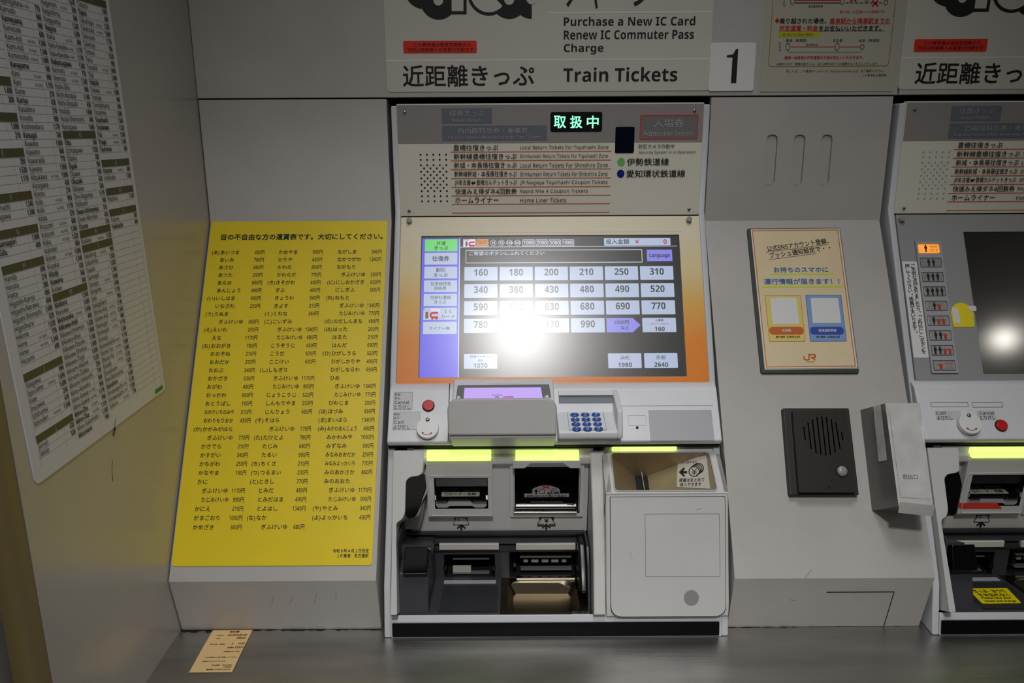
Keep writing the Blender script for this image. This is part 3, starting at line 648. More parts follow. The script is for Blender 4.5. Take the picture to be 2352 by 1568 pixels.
def inset(ps, d):
    out = []
    for i in range(4):
        a, b, c2 = ps[i-1], ps[i], ps[(i+1) % 4]; e1 = (a-b)/np.linalg.norm(a-b); e2 = (c2-b)/np.linalg.norm(c2-b); out.append(b+(e1+e2)*d)
    return out
m = MB(); ring(m, FP, [tuple(p) for p in qi], [tuple(p) for p in inset(qi, .0014)], .0052, .0054); obj('white_margin', m, M_whp, t)
m = MB(); ring(m, FP, [tuple(p) for p in inset(qi, .0022)], [tuple(p) for p in inset(qi, .0034)], .0052, .0055); obj('orange_border', m, M_jr, t)
rr_ = math.radians(7)
# slanted heading
TC(t, FP, '公式SNSアカウント登録、', *FP.uv(1832, 562, h5), .0128, M_blk, 'C', h=h5, bold=.015, rot=math.radians(8)); TX[-1].update(mode='fit', W=.1065, H=.0102)
TC(t, FP, 'プッシュ通知設定で・・', *FP.uv(1837, 577.5, h5), .0128, M_blk, 'C', h=h5, bold=.015, rot=math.radians(8)); TX[-1].update(mode='fit', W=.1045, H=.0102)
m = MB(); strokes(m, FP, FP.pts([(1759, 579.5), (1902, 561)], h5), .0006, .005, .0056); strokes(m, FP, FP.pts([(1766, 596), (1874, 582)], h5), .0006, .005, .0056); obj('underline', m, M_blk, t)
T(t, FP, 'お持ちのスマホに', 1777, 1902, 619, 12.5, M_blutx, h5, bold=.022); T(t, FP, '運行情報が届きます！！', 1755, 1928, 646, 13.5, M_blutx, h5, bold=.022)
m = MB(); strokes(m, FP, FP.pts([(1769, 629.5), (1913, 628.8)], h5), .0021, .005, .0055); strokes(m, FP, FP.pts([(1752, 658.5), (1934, 657.5)], h5), .0023, .005, .0055); obj('lime_underline', m, M_lime, t)
for name, pxs, mt, ml, sq, pill, mp_, txt, x0, x1 in (
  ('yellow_box', ((1757, 678), (1839, 678), (1850, 784), (1767, 784)), M_pyel, M_jr, ((1769, 684), (1829, 683.5), (1836, 743.5), (1775, 744.5)), (1767, 750, 1846, 768), M_jr, '在来線', 1796, 1817),
  ('blue_box', ((1850, 677), (1932, 677), (1945, 783.5), (1861, 784)), M_pblu, M_blud, ((1862, 684), (1925, 684), (1932, 741), (1867, 741.5)), (1861, 750, 1938, 768), M_blud, '東海道新幹線', 1880, 1921)):
    P = [np.array(p) for p in FP.pts(pxs, h5)]
    m = MB(); prism(m, FP, P, .0052, .0054); obj(name, m, mt, t)
    m = MB(); ring(m, FP, [tuple(p) for p in P], [tuple(p) for p in inset(P, .0007)], .0052, .00555); obj(name+'_outline', m, ml, t)
    m = MB(); prism(m, FP, FP.pts(sq, h5), .0052, .0056); obj('blank_square', m, M_whp, t)
    m = MB(); prism(m, FP, pxr(FP, *pill, .0065, h5), .0052, .0057); obj('pill', m, mp_, t)
    T(t, FP, txt, x0, x1, 758.5, 7.5, M_whp, .0060, bold=.02); T(t, FP, '運行情報【JR東海公式】', x0-14 if x0 < 1850 else x0-5, x0+41 if x0 < 1850 else x1+8, 773.5, 5.5, M_blk, .0058, bold=.01)
# emblem letters as bars
m = MB(); s_ = lambda x, y: FP.uv(1620+x/4.1275, 500+y/4.1275, h5)
strokes(m, FP, [s_(936, 1316), s_(940, 1338), s_(950, 1346), s_(975, 1346), s_(984, 1338), s_(984, 1295)], .0020, .0052, .0056)
strokes(m, FP, [s_(984, 1296), s_(1035, 1296), s_(1043, 1303), s_(1043, 1316), s_(1035, 1323), s_(1004, 1323)], .0020, .0052, .0056); strokes(m, FP, [s_(1012, 1323), s_(1042, 1346)], .0020, .0052, .0056)
obj('emblem', m, M_jr, t); T(t, FP, 'JR東海', 1852, 1870, 830.5, 4, M_jr, h5)

# ------------------------------------------------------------------ intercom
t = thing('intercom_unit', 'dark brown metal intercom with slotted speaker and round call button', 'intercom', (.46, 1.13, -.62))
m = MB(); hI = .022
P = rpoly([FP.uv(x, y, .008) for x, y in ((1797, 938), (1948, 938), (1971, 1137), (1813, 1137))], .002)
prism(m, FP, P, 0, .012, .003); obj('back_box', m, M_icom2, t)
PC = [np.array(FP.uv(x, y, hI)) for x, y in ((1821, 942), (1943, 941), (1967, 1130), (1836, 1130))]
m = MB()
def bil(x, y):   # bilinear place on the cover, from zoom pixels
    return FP.uv(1760+x/3.973, 880+y/3.973, hI)
slots = []
for x0, y0, x1, y1 in ((343, 395, 358, 515), (382, 355, 412, 600), (422, 325, 458, 640), (464, 305, 503, 655), (508, 300, 547, 658), (550, 305, 588, 655), (594, 325, 632, 632), (636, 355, 676, 600), (690, 440, 700, 520)):
    a, b = np.array(bil(x0, y0)), np.array(bil(x1, y1)); d = (b-a)/np.linalg.norm(b-a); n_ = np.array([-d[1], d[0]])*.0010
    slots.append(rpoly([tuple(a-n_), tuple(b-n_), tuple(b+n_), tuple(a+n_)], .0009, 2))
plateh(m, FP, rpoly([tuple(p) for p in PC], .003), slots, .012, hI-.0008); 
for p in slots: pocket(m, FP, p, hI-.0008, .013)
cov = obj('cover', m, M_icom, t)
m = MB()
for p in slots: flat(m, FP, p, .0135)
obj('speaker_slot', m, M_gap, cov)
u, v = bil(692, 800); m = MB(); ring(m, FP, circ(u, v, .0095, 24), circ(u, v, .0078, 24), hI-.002, hI+.0005); obj('button_collar', m, M_vdark, t)
m = MB(); prism(m, FP, circ(u, v, .0078, 24), hI-.002, hI+.001); dome(m, FP, u, v, .0078, hI+.001, .003, 24); obj('call_button', m, M_knob, t)
m = MB(); ring(m, FP, rect(u-.015, v-.0165, u+.0125, v+.0125), rect(u-.0145, v-.016, u+.012, v+.012), hI-.001, hI-.0004); obj('button_outline', m, M_icom2, t)
m = MB(); u2, v2 = bil(576, 950); prism(m, FP, circ(u2, v2, .0022, 12), hI-.001, hI-.0005); obj('screw_hole', m, M_gap, t)

# ------------------------------------------------------------------ white box wrapped in tape, stuck on the slope
t = thing('taped_box', 'white oblong box wrapped in crinkled clear tape right of the intercom', 'box', (.6, 1.05, -.56))
hF = .066
back = [(1976, 941), (2029, 941), (2110, 1180), (2003, 1172)]
fc = [(2032, 926), (2113, 925), (2143, 1172), (2066, 1160)]
bk = [np.array(FP.uv(x, y, .0005)) for x, y in ((1976, 941), (2060, 941), (2092, 1172), (2003, 1172))]
ft = [np.array(FP.uv(x, y, hF)) for x, y in ((2033, 926), (2113, 925), (2144, 1168), (2064, 1162))]
wd = np.linalg.norm(ft[1]-ft[0])
bk = [bk[0], bk[0]+(ft[1]-ft[0]), bk[3]+(ft[2]-ft[3]), bk[3]]
b = bmesh.new(); nS = 14; rows_ = []
def crumple(p, a): return p+np.array([random.uniform(-a, a) for _ in range(3)])
random.seed(5)
per = []
loopb = [FP.P(*p, .0005) for p in bk]; loopf = [FP.P(*p, hF) for p in ft]
grid = {}
NU, NV, NW = 5, 12, 4
def box_face(m, P00, P10, P11, P01, nu, nv, amp):
    vs = []; 
    for j in range(nv+1):
        for i in range(nu+1):
            a, c2 = i/nu, j/nv; p = (1-a)*(1-c2)*P00+a*(1-c2)*P10+a*c2*P11+(1-a)*c2*P01
            n_ = np.cross(P10-P00, P01-P00); n_ /= np.linalg.norm(n_)
            if 0 < i < nu and 0 < j < nv: p = p+n_*random.uniform(-amp, amp)
            vs.append(p)
    m.add(vs, [[j*(nu+1)+i, j*(nu+1)+i+1, (j+1)*(nu+1)+i+1, (j+1)*(nu+1)+i] for j in range(nv) for i in range(nu)])
m = MB(); F0, F1, F2, F3 = loopf; B0, B1, B2, B3 = loopb
box_face(m, F3, F2, F1, F0, NU, NV, .0010); obj('box_front', m, M_tape, t)
m = MB(); box_face(m, B3, F3, F0, B0, NW, NV, .0008); box_face(m, F2, B2, B1, F1, NW, NV, .0008); box_face(m, F0, F1, B1, B0, NU, NW, .0006)
obj('box_side', m, M_boxgr, t)
m = MB(); box_face(m, B3, B2, F2, F3, NU, NW, .0008); obj('box_base', m, M_boxgr, t)
m = MB(); inner = [(ft[3]*(1-a)+ft[0]*a) for a in (.04, .97)]; cf = sum(ft)/4
TP = [p+(cf-p)*.17 for p in ft]; box_face(m, FP.P(*TP[3], hF+.0012), FP.P(*TP[2], hF+.0012), FP.P(*TP[1], hF+.0012), FP.P(*TP[0], hF+.0012), 4, 9, .0007); obj('bubble_panel', m, M_tape, t)
m = MB(); a_, b_ = B0*.45+F0*.55, B0*.15+F0*.85; c_, d_ = B3*.2+F3*.8, B3*.55+F3*.45
o_ = np.array([-.0008, 0, 0]); box_face(m, a_*.45+d_*.55+o_, b_*.45+c_*.55+o_, b_+o_, a_+o_, 2, 6, .0008); obj('tape_strip', m, M_tape, t)
m = MB(); e0 = F3*.9+F2*.1; box_face(m, F3-np.array([0, .001, .010]), F2-np.array([0, .0, .012]), F2+np.array([0, -.002, .006]), F3+np.array([0, -.002, .008]), 6, 2, .002); obj('loose_tape', m, M_tape, t)
m = MB(); SLB = FP; bxx = SLB.pts([(2000, 1171), (2012, 1174), (2018, 1205), (2026, 1209), (2030, 1198), (2060, 1203), (2100, 1212), (2105, 1205), (2104, 1176)], .0006)
T(t, FP, '取出口', 2074, 2108, 1094, 11, M_dim, hF+.0022)
# ------------------------------------------------------------------ ticket machines
MH = fr_yz((1.369, .045), (1.369, -.13)); MH.O = np.array([0, 1.369, 0.0])
MS = fr_yz((1.369, -.13), (1.086, -.666))
MV = Fr((0, 1.085, 0), (1, 0, 0), (0, 0, 1))
IF = Fr((0, 1.198, 0), (1, 0, 0), (0, .02, -1)); IF = fr_yz((1.188, -.485), (1.203, -.64))
DF = Fr((0, 1.206, 0), (1, 0, 0), (0, 0, 1))
XA, XB = -.1968, .3272

def button_box(m, fr, x0, y0, x1, y1, h0, h1, r=.0012): prism(m, fr, pxr(fr, x0, y0, x1, y1, r, h1), h0, h1)

def shell(t):
    prof = [(1.369, .043), (1.369, -.13), (1.086, -.666), (1.069, -.7440), (1.42, -.7440), (1.42, .043)]
    for a, b in ((XA, XA+.0105), (XB-.0105, XB)):
        m = MB(); polyx(m, prof, a, b, .0025, 3); obj('side_rail', m, M_rail, t)
    m = MB(); polyx(m, [(1.378, .040), (1.378, -.13), (1.206, -.46), (1.25, -.46), (1.25, -.7440), (1.42, -.7440), (1.42, .040)], XA+.0105, XB-.0105); obj('inner_body', m, M_gap, t)

def header(t, dots):
    m = MB(); u0, u1 = MH.uv(910, 243)[0], MH.uv(1617.5, 240)[0]
    vt = MH.uv(1260, 237)[1]; vb = MH.uv(1260, 494.5)[1]
    prism(m, MH, rect(u0, vb, u1, vt, .003), -.009, .003, .001); hp = obj('header_panel', m, M_cream, t)
    m = MB(); vg = MH.uv(1260, 328)[1]; prism(m, MH, rect(u0+.001, vg, u1-.001, vt-.002), .002, .0034); obj('grey_band', m, M_hgrey, t)
    h = .0042
    m = MB(); prism(m, MH, pxr(MH, 1015, 249, 1130, 284, .0008), .003, .0038); prism(m, MH, pxr(MH, 1016, 288.5, 1256, 323, .0008), .003, .0038); obj('slate_patch', m, M_slate, t)
    T(t, MH, '往復きっぷ', 1033, 1112, 260, 14, M_slate2, h, bold=.01); T(t, MH, 'Return Tickets', 1038, 1106, 276, 8, M_slate2, h, bold=.016)
    T(t, MH, '自由席特急券・乗車券', 1053, 1213, 300, 14, M_slate2, h, bold=.01); T(t, MH, 'Express Tickets (Non-Reserved), Fare Tickets', 1029, 1243, 315.5, 9, M_slate2, h, bold=.016)
    m = MB(); prism(m, MH, pxr(MH, 1264, 257, 1382.5, 302.5, .004), .003, .0042); ld = obj('status_display', m, M_ledbk, t)
    for s, a, b in (('取', 1272, 1300), ('扱', 1309.5, 1337.5), ('中', 1348, 1375)): T(t, MH, s, a, b, 280, 29, M_led, .0050, bold=.022)
    m = MB(); prism(m, MH, pxr(MH, 1412.5, 291, 1456, 351, .003), .003, .0042); obj('camera_window', m, M_dblue, t)
    m = MB(); prism(m, MH, pxr(MH, 1469, 264, 1602, 319.5, .002), .003, .0037); obj('dim_patch', m, M_dim, t)
    m = MB(); ring(m, MH, pxr(MH, 1469, 264, 1602, 319.5, .002), pxr(MH, 1471, 266, 1600, 317.5, .0015), .003, .0040); obj('red_outline', m, M_redst, t)
    T(t, MH, '入場券', 1501, 1571, 283, 20, M_dimw, h, bold=.015); T(t, MH, 'Admission Tickets', 1477, 1593, 306, 12, M_dimw, h, bold=.016)
    T(t, MH, '防犯カメラ作動中', 1467, 1549, 336, 10, M_blk, h); T(t, MH, 'Security System is in Operation', 1467, 1598, 350, 8, M_blk, h)
    k = MH.uv(1100, 400)[0]-MH.uv(1099, 400)[0]
    for (x, y), mt, nm in (((1426, 371.5), M_gmark, 'green_dot'), ((1425, 398.5), M_bmark, 'navy_dot')):
        u, v = MH.uv(x, y); m = MB(); prism(m, MH, circ(u, v, 8.6*k, 24, 9*k), .003, .0038); obj(nm, m, mt, t)
    T(t, MH, '伊勢鉄道線', 1440, 1536.5, 371.5, 17, M_blk, h, bold=.012); T(t, MH, '愛知環状鉄道線', 1439, 1574, 398.5, 17, M_blk, h, bold=.012)
    rows = [('豊橋往復きっぷ', 1144, 'Local Return Tickets For Toyohashi Zone', 1397.5), ('新幹線豊橋往復きっぷ', 1187, 'Shinkansen Return Tickets For Toyohashi Zone', 1396.5), ('新城・本長篠往復きっぷ', 1187, 'Local Return Tickets For Shinshiro Zone', 1396), ('新幹線新城・本長篠往復きっぷ', 1187, 'Shinkansen Return Tickets For Shinshiro Zone', 1395.5), ('JR名古屋⇔豊橋カルテットきっぷ', 1187, 'JR Nagoya Toyohashi Coupon Tickets', 1395.5), ('快速みえ得ダネ4回数券', 1187, 'Rapid Mie 4 Coupon Tickets', 1350.5), ('ホームライナー', 1145, 'Home Liner Tickets', 1301)]
    ly = (349, 369, 389.2, 409.8, 429.7, 449.5, 468.8, 488.6); m = MB()
    for i, y in enumerate(ly):
        x0 = 1035+.5*i; a, b = MH.uv(x0, y), MH.uv(1404-.6*i, y); prism(m, MH, rect(a[0], a[1]-.0006, b[0], a[1]+.0006), .003, .0035)
    obj('rule_line', m, M_ora, t)
    for i, (j, xj, e, xe) in enumerate(rows):
        y = 339+i*20.08; T(t, MH, j, 1041.5+i*.7, xj, y, 13.5, M_blk, h, bold=.01); T(t, MH, e, 1194.5, xe, y, 10 if 'y' not in e else 11, M_blk, h)
    m = MB(); uc = [MH.uv(x, 405)[0] for x in (968, 982.5, 997, 1011.3, 1026)]; us = [(uc[i]+uc[i+1])/2 for i in range(4)]
    for y in (355, 366.5, 379, 394, 409, 423.5, 438.5, 450, 461.6):
        v = MH.uv(1000, y)[1]
        for u in uc: prism(m, MH, circ(u, v, .0016, 8), .003, .0034)
    for y in (386.3, 401.3, 416, 431):
        v = MH.uv(1000, y)[1]
        for u in us: prism(m, MH, circ(u, v, .0016, 8), .003, .0034)
    obj('speaker_hole', m, dots, t)
    for x, y in ((930, 258), (1594, 254.5), (940.5, 483.5), (1581.5, 479.5)):
        u, v = MH.uv(x, y); m = MB(); prism(m, MH, circ(u, v, .0026, 14), .003, .0045); dome(m, MH, u, v, .0026, .0045, .0012, 14, 3); obj('screw', m, M_tin, t)

def lower(t, cs=0.0, mirror=False):
    """column, slots, ticket cavity, sill; cs shifts the card slot"""
    global DX
    base = DX
    # left column
    hC = .012
    P = MS.pts([(896, 1034), (975, 1034), (970, 1086), (962, 1092), (941, 1095), (932, 1104), (930, 1178), (924, 1192), (910, 1200), (912, 1412), (897, 1412), (894, 1200)], hC)
    P[0] = (XA+.0105, P[0][1]); P[-1] = (XA+.0105, P[-1][1]); P[-3] = (P[-3][0], P[-3][1])
    P = P[:-1]
    m = MB(); prism(m, MS, rpoly(P, [.001, .003, .004, .003, .004, .006, .006, .004, .006, .002, .001]), -.10, hC, .004, 3); col = obj('column', m, M_body, t)
    P = MS.pts([(931, 1112), (936, 1098), (947, 1092), (968, 1090), (976, 1086), (979, 1120), (968, 1152), (957, 1183), (949, 1191), (937, 1191), (931, 1182)], .004)
    m = MB(); prism(m, MS, rpoly(P, .004), -.05, .004, .004, 3); obj('sensor_cover', m, M_gloss, t)
    m = MB(); P = IF.pts([(925, 1096), (978, 1096), (979, 1125), (972, 1180), (962, 1217), (925, 1217)], .022); prism(m, IF, P, 0, .022, .004, 3); obj('column_inner_wall', m, M_body, t)
    # inner faces
    m = MB()
    ua, ub = XA+.03, IF.uv(1348, 1200)[0]
    vt, vb = IF.uv(1100, 1020)[1], IF.uv(1150, 1219)[1]
    DX = base
    hc = pxr(IF, 990, 1092, 1128, 1174, .002); hc = [(u+cs, v) for u, v in hc]
    hb = pxr(IF, 1182, 1070, 1330, 1176, .001)
    plateh(m, IF, rect(ua, vb, ub, vt), [hc, hb], -.014, 0); obj('inner_face', m, M_body, t)
    # lamp rail and lamps
    m = MB(); prism(m, IF, rect(XA+.056, IF.uv(1150, 1060)[1], ub+.003, IF.uv(1150, 1040)[1]), 0, .012, .004, 3); obj('lamp_rail', m, M_body, t)
    m = MB(); prism(m, IF, rect(XA+.04, IF.uv(1150, 1041)[1], ub+.006, IF.uv(1150, 1026)[1]), .0, .006, .002); obj('top_return', m, M_body, t)
    for (x0, x1), dx in (((980, 1128), cs), ((1184, 1330), 0)):
        DX = base+dx; m = MB(); p = pxr(IF, x0, 1040, x1, 1058, .0012, .017); prism(m, IF, p, .006, .018, .003, 3); obj('lit_lamp', m, M_lamp, t)
    DX = base
    # card module
    DX = base+cs
    m = MB(); ho = .014
    out = pxr(IF, 981, 1060.5, 1131.5, 1186, .0015, ho); inn = pxr(IF, 998, 1097, 1121, 1168, .0015, ho)
    plateh(m, IF, out, [inn], .0, ho); cmod = obj('card_slot_housing', m, M_body, t)
    m = MB(); ring(m, IF, pxr(IF, 988, 1092, 1130, 1184, .003, ho), pxr(IF, 989.2, 1093.2, 1128.8, 1182.8, .003, ho), ho-.001, ho+.0012); obj('slot_bezel_edge', m, M_rail, cmod)
    m = MB(); pocket(m, IF, inn, ho, -.05, .05); obj('slot_throat', m, M_vdark, t)
    m = MB(); prism(m, IF, pxr(IF, 1000, 1100, 1119, 1118, 0, ho-.004), -.045, ho-.006); obj('throat_top', m, M_vdark, t)
    # tilted lip with label plate
    LP = fr_yz(yz(IF, 1116, -.03), yz(IF, 1147, .016))
    m = MB(); prism(m, LP, rpoly(LP.pts([(1000, 1116), (1118, 1116), (1122, 1140), (1118, 1148), (1086, 1148), (1082, 1145.5), (1030, 1145.5), (1026, 1148), (1004, 1148), (999, 1140)]), .0015), -.004, 0, .001); lp = obj('slot_lip', m, M_vdark, t)
    m = MB(); prism(m, LP, pxr(LP, 1015, 1121, 1102, 1139.5, .0015), 0, .0006); obj('slot_label', m, mat('pale_green_label', (196, 204, 182), .4), lp)
    T(t, LP, '□カード・定期', 1022, 1093, 1134.2, 6, M_blk, .0010, bold=.015); T(t, LP, 'CARD', 1030, 1043, 1128.5, 2.6, M_blk, .0010); T(t, LP, 'PASS', 1074, 1086, 1128.5, 2.6, M_blk, .0010)
    m = MB(); ar = LP.pts([(1058.5, 1124), (1068, 1128), (1062, 1128), (1060.5, 1127), (1060.5, 1130.5), (1056.5, 1130.5), (1056.5, 1127), (1055, 1128), (1049, 1128)]); prism(m, LP, ar, 0, .0010); obj('slot_arrow', m, M_blk, lp)
    m = MB(); P = rpoly(IF.pts([(1001, 1148), (1118, 1148), (1118, 1163), (1112, 1167.5), (1091, 1167.5), (1085, 1163.5), (1033, 1163.5), (1027, 1167.5), (1005, 1167.5), (1001, 1162)], ho), .001); prism(m, IF, P, -.01, ho-.002, .001); obj('lower_guide', m, M_plate, t)
    m = MB(); prism(m, IF, pxr(IF, 1083, 1148, 1087, 1154, 0, ho), ho-.003, ho-.0012); obj('guide_notch', m, M_gap, t)
    for x in (1118, 999):
        m = MB(); prism(m, IF, pxr(IF, x-2.5, 1136, x+2.5, 1147, .0006, ho), .0, ho+.001, .0006); obj('hinge_clip', m, M_chr, t)
    # icons under the card slot
    def I1(px): return IF.pts([(900+x/7.129, 1020+y/7.129) for x, y in px], .0008)
    k = (IF.uv(1101, 1200)[0]-IF.uv(1100, 1200)[0])/7.129
    m = MB(); strokes(m, IF, I1([(1050, 1215), (1007, 1310), (1015, 1322), (1115, 1322)]), 8*k, 0, .0008); strokes(m, IF, I1([(1158, 1322), (1250, 1322), (1262, 1310), (1215, 1215)]), 8*k, 0, .0008); strokes(m, IF, I1([(1020, 1210), (1242, 1210)]), 8*k, 0, .0008)
    for a, b in ((1020, 1052), (1208, 1242)): prism(m, IF, I1([(a, 1205), (b, 1205), (b, 1228), (a, 1228)]), 0, .0008)
    prism(m, IF, I1([(1076, 1247), (1095, 1226), (1115, 1247)]), 0, .0008)
    prism(m, IF, I1([(1137, 1308), (1207, 1362), (1205, 1390), (1155, 1352), (1155, 1405), (1122, 1405), (1122, 1352), (1069, 1390), (1069, 1362)]), 0, .0009)
    obj('card_icon', m, M_blk, t)
    DX = base
    # bill module
    hb2 = .012
    m = MB(); out = pxr(IF, 1172, 1060, 1341, 1186, .001, .006); inn = pxr(IF, 1179, 1072, 1332.5, 1178.5, .001, .006); plateh(m, IF, out, [inn], 0, .006); obj('bill_slot_housing', m, M_body, t)
    m = MB(); pocket(m, IF, inn, .006, -.07, .03); obj('bill_throat', m, M_gap, t)
    def I2(fr, px, h): return fr.pts([(1130+x/7.129, 1020+y/7.129) for x, y in px], h)
    m = MB(); prism(m, IF, rpoly(I2(IF, [(342, 275), (1455, 272), (1455, 392), (1278, 392), (1170, 308), (630, 310), (536, 394), (342, 395)], .020), .0008), .0, .020, .002); obj('bill_hood', m, M_body, t)
    LB = fr_yz(yz(IF, 1108, -.05), yz(IF, 1151, .004))
    m = MB(); prism(m, LB, rpoly(I2(LB, [(500, 640), (1260, 640), (1380, 800), (1390, 900), (1360, 960), (1210, 960), (1170, 930), (620, 930), (590, 960), (440, 960), (405, 900), (420, 800)], 0), .002), -.006, 0, .001); bl = obj('bill_lip', m, M_vdark, t)
    m = MB(); prism(m, LB, rpoly(I2(LB, [(525, 812), (660, 812), (662, 740), (700, 715), (830, 672), (930, 672), (1060, 715), (1108, 740), (1115, 812), (1260, 808), (1260, 860), (530, 868)], 0), .0006), 0, .0006); obj('bill_label', m, mat('grey_white_label', (170, 166, 166), .4), bl)
    def t2(s, x0, x1, y, hp, mt): T(t, LB, s, 1130+x0/7.129, 1130+x1/7.129, 1020+y/7.129, hp/7.129, mt, .0010, bold=.01)
    t2('紙幣', 905, 1105, 800, 42, M_blk); t2('BILL', 960, 1080, 758, 20, M_blk); t2('紙幣はまとめて挿入できます', 570, 1220, 845, 30, M_blk); t2('지폐', 715, 790, 728, 20, M_dim); t2('纸币', 980, 1060, 728, 20, M_dim)
    m = MB(); prism(m, LB, I2(LB, [(723, 750), (770, 780), (735, 775), (735, 822), (710, 822), (710, 775), (678, 780)], 0), 0, .0010)
    strokes(m, LB, I2(LB, [(785, 752), (860, 752), (862, 815), (782, 815)], 0), .0008, 0, .0010, True); obj('bill_arrow', m, M_blk, bl)
    m = MB(); strokes(m, LB, I2(LB, [(825, 690), (940, 735)], 0), .0014, 0, .0011); strokes(m, LB, I2(LB, [(825, 735), (940, 690)], 0), .0014, 0, .0011); u, v = I2(LB, [(882, 706)], 0)[0]; ring(m, LB, circ(u, v, .0055, 16, .004), circ(u, v, .0045, 16, .003), 0, .001); obj('bill_prohibit_mark', m, M_redb, bl)
    m = MB(); prism(m, IF, I2(IF, [(388, 965), (1380, 962), (1380, 1015), (388, 1018)], .008), -.02, .009, .0012); obj('bill_bar', m, M_chr, t)
    m = MB(); prism(m, IF, I2(IF, [(388, 1050), (1365, 1050), (1365, 1095), (388, 1095)], .006), -.02, .006, .001); obj('bill_bar', m, M_plate, t)
    m = MB(); prism(m, IF, rpoly(I2(IF, [(356, 1100), (1395, 1098), (1395, 1125), (356, 1128)], .014), .0008), -.0, .014, .0015); obj('bill_bar', m, M_chr, t)
    k = (IF.uv(1101, 1200)[0]-IF.uv(1100, 1200)[0])/7.129
    I3 = lambda px: I2(IF, px, .0008)
    m = MB(); strokes(m, IF, I3([(815, 1205), (745, 1305), (745, 1342), (830, 1342)]), 8*k, 0, .0008); strokes(m, IF, I3([(970, 1205), (1035, 1305), (1035, 1342), (950, 1342)]), 8*k, 0, .0008); strokes(m, IF, I3([(775, 1201), (1012, 1201)]), 7*k, 0, .0008)
    for y in (1310, 1326): strokes(m, IF, I3([(745, y), (850, y)]), 6*k, 0, .0008); strokes(m, IF, I3([(930, y), (1035, y)]), 6*k, 0, .0008)
    prism(m, IF, I3([(772, 1200), (812, 1200), (785, 1240), (772, 1240)]), 0, .0008); prism(m, IF, I3([(975, 1200), (1015, 1200), (1015, 1240), (1000, 1240)]), 0, .0008)
    prism(m, IF, I3([(888, 1303), (957, 1355), (955, 1382), (905, 1345), (905, 1397), (872, 1397), (872, 1345), (822, 1382), (822, 1355)]), 0, .0009)
    strokes(m, IF, I3([(862, 1222), (891, 1250), (920, 1222)]), 9*k, 0, .0008); strokes(m, IF, I3([(891, 1250), (891, 1290)]), 9*k, 0, .0008)
    for y in (1254, 1270): strokes(m, IF, I3([(865, y), (918, y)]), 7*k, 0, .0008)
    obj('bill_icon', m, M_blk, t)
    # dark ticket and change cavity
    uR = MS.uv(1363, 1400, 0)[0]; uL = XA+.021
    zt = IF.P(0, vb)[2]; zf = -.7105
    m = MB()
    s1 = pxr(DF, 1020, 1273, 1137, 1328, .002); s2 = pxr(DF, 1170, 1267, 1338, 1325, .002)
    plateh(m, DF, rect(uL, -.743, uR, zt+.03), [s1, s2], -.006, 0); cb = obj('cavity_back', m, M_dark, t)
    m = MB(); pocket(m, DF, s1, 0, -.045, .08); pocket(m, DF, s2, 0, -.045, .08); obj('dispense_slot', m, M_gap, t)
    m = MB(); polyx(m, [(1.196, zt+.001), (1.212, zt+.001), (1.212, zt-.006), (1.196, zt-.004)], uL, uR-.003, .001); obj('cavity_lip', m, M_dark2, t)
    m = MB(); prism(m, DF, rect(uL+.002, DF.uv(1150, 1245)[1], uR-.004, DF.uv(1150, 1233)[1]), 0, .006, .001); obj('cavity_brow', m, M_dark, t)
    m = MB(); polyx(m, [(1.10, -.7440), (1.10, -.60), (1.23, -.60), (1.23, -.7440)], uL-.001, uL+.0015); obj('cavity_wall', m, M_dark, t)
    m = MB(); polyx(m, [(1.095, -.7440), (1.13, -.66), (1.15, zt), (1.21, zt), (1.21, -.7440)], uR-.004, uR-.001); obj('cavity_wall', m, M_dark, t)
    for x0, x1 in ((1008.5, 1146), (1185, 1322)):
        m = MB(); p = pxr(DF, x0, 1249, x1, 1263, .0015, .010); prism(m, DF, p, 0, .010, .0035, 3); obj('unlit_lamp', m, M_lampoff, t)
    m = MB(); prism(m, DF, rect(uL+.03, DF.uv(1150, 1262)[1], uR-.004, DF.uv(1150, 1250)[1]), 0, .006, .002); obj('lamp_rail_dark', m, M_dark2, t)
    m = MB(); prism(m, DF, pxr(DF, 1040, 1300.5, 1082, 1314.5, .0018, -.012), -.016, -.012, .0006); obj('ticket_flap', m, M_lampoff, t)
    m = MB()
    for y in (1284, 1317): prism(m, DF, pxr(DF, 1040, y-.6, 1124, y+.6, 0, -.010), -.02, -.010)
    prism(m, DF, pxr(DF, 1194, 1278.5, 1312, 1280.5, 0, -.008), -.02, -.008); prism(m, DF, pxr(DF, 1196, 1307.5, 1313, 1309, 0, -.008), -.02, -.008); obj('slot_rib', m, M_dim, t)
    for x0, x1 in ((1202, 1213), (1220, 1237), (1244, 1260), (1266, 1283), (1290, 1301)):
        m = MB(); prism(m, DF, pxr(DF, x0, 1284.5, x1, 1291.5, .001, -.014), -.03, -.014, .0008); obj('roller', m, M_knob, t)
    for x, y in ((1022, 1304), (1134, 1304), (1182, 1296.5), (1326, 1296)):
        m = MB(); prism(m, DF, pxr(DF, x-4, y-4.5, x+4, y+6, .001, .002), -.02, .002, .001); obj('slot_latch', m, M_vdark, t)
    m = MB(); prism(m, DF, pxr(DF, 1186, 1326.5, 1321, 1333, .0008, .008), 0, .008, .001); obj('tray_bar', m, M_chr, t)
    # floor ramp, steel cup
    xm = MS.uv(1149, 1400)[0]
    m = MB(); polyx(m, [(1.210, -.7245), (1.09, zf+.001), (1.0775, zf), (1.0775, -.7440), (1.210, -.7440)], uL+.0, xm, .001); rp_ = obj('ticket_ramp', m, M_dark, t)
    RF = fr_yz((1.210, -.7245), (1.09, zf+.001))
    m = MB(); prism(m, RF, pxr(RF, 1020, 1333, 1139, 1340, .001), 0, .001); obj('ramp_strip', m, M_plate, rp_)
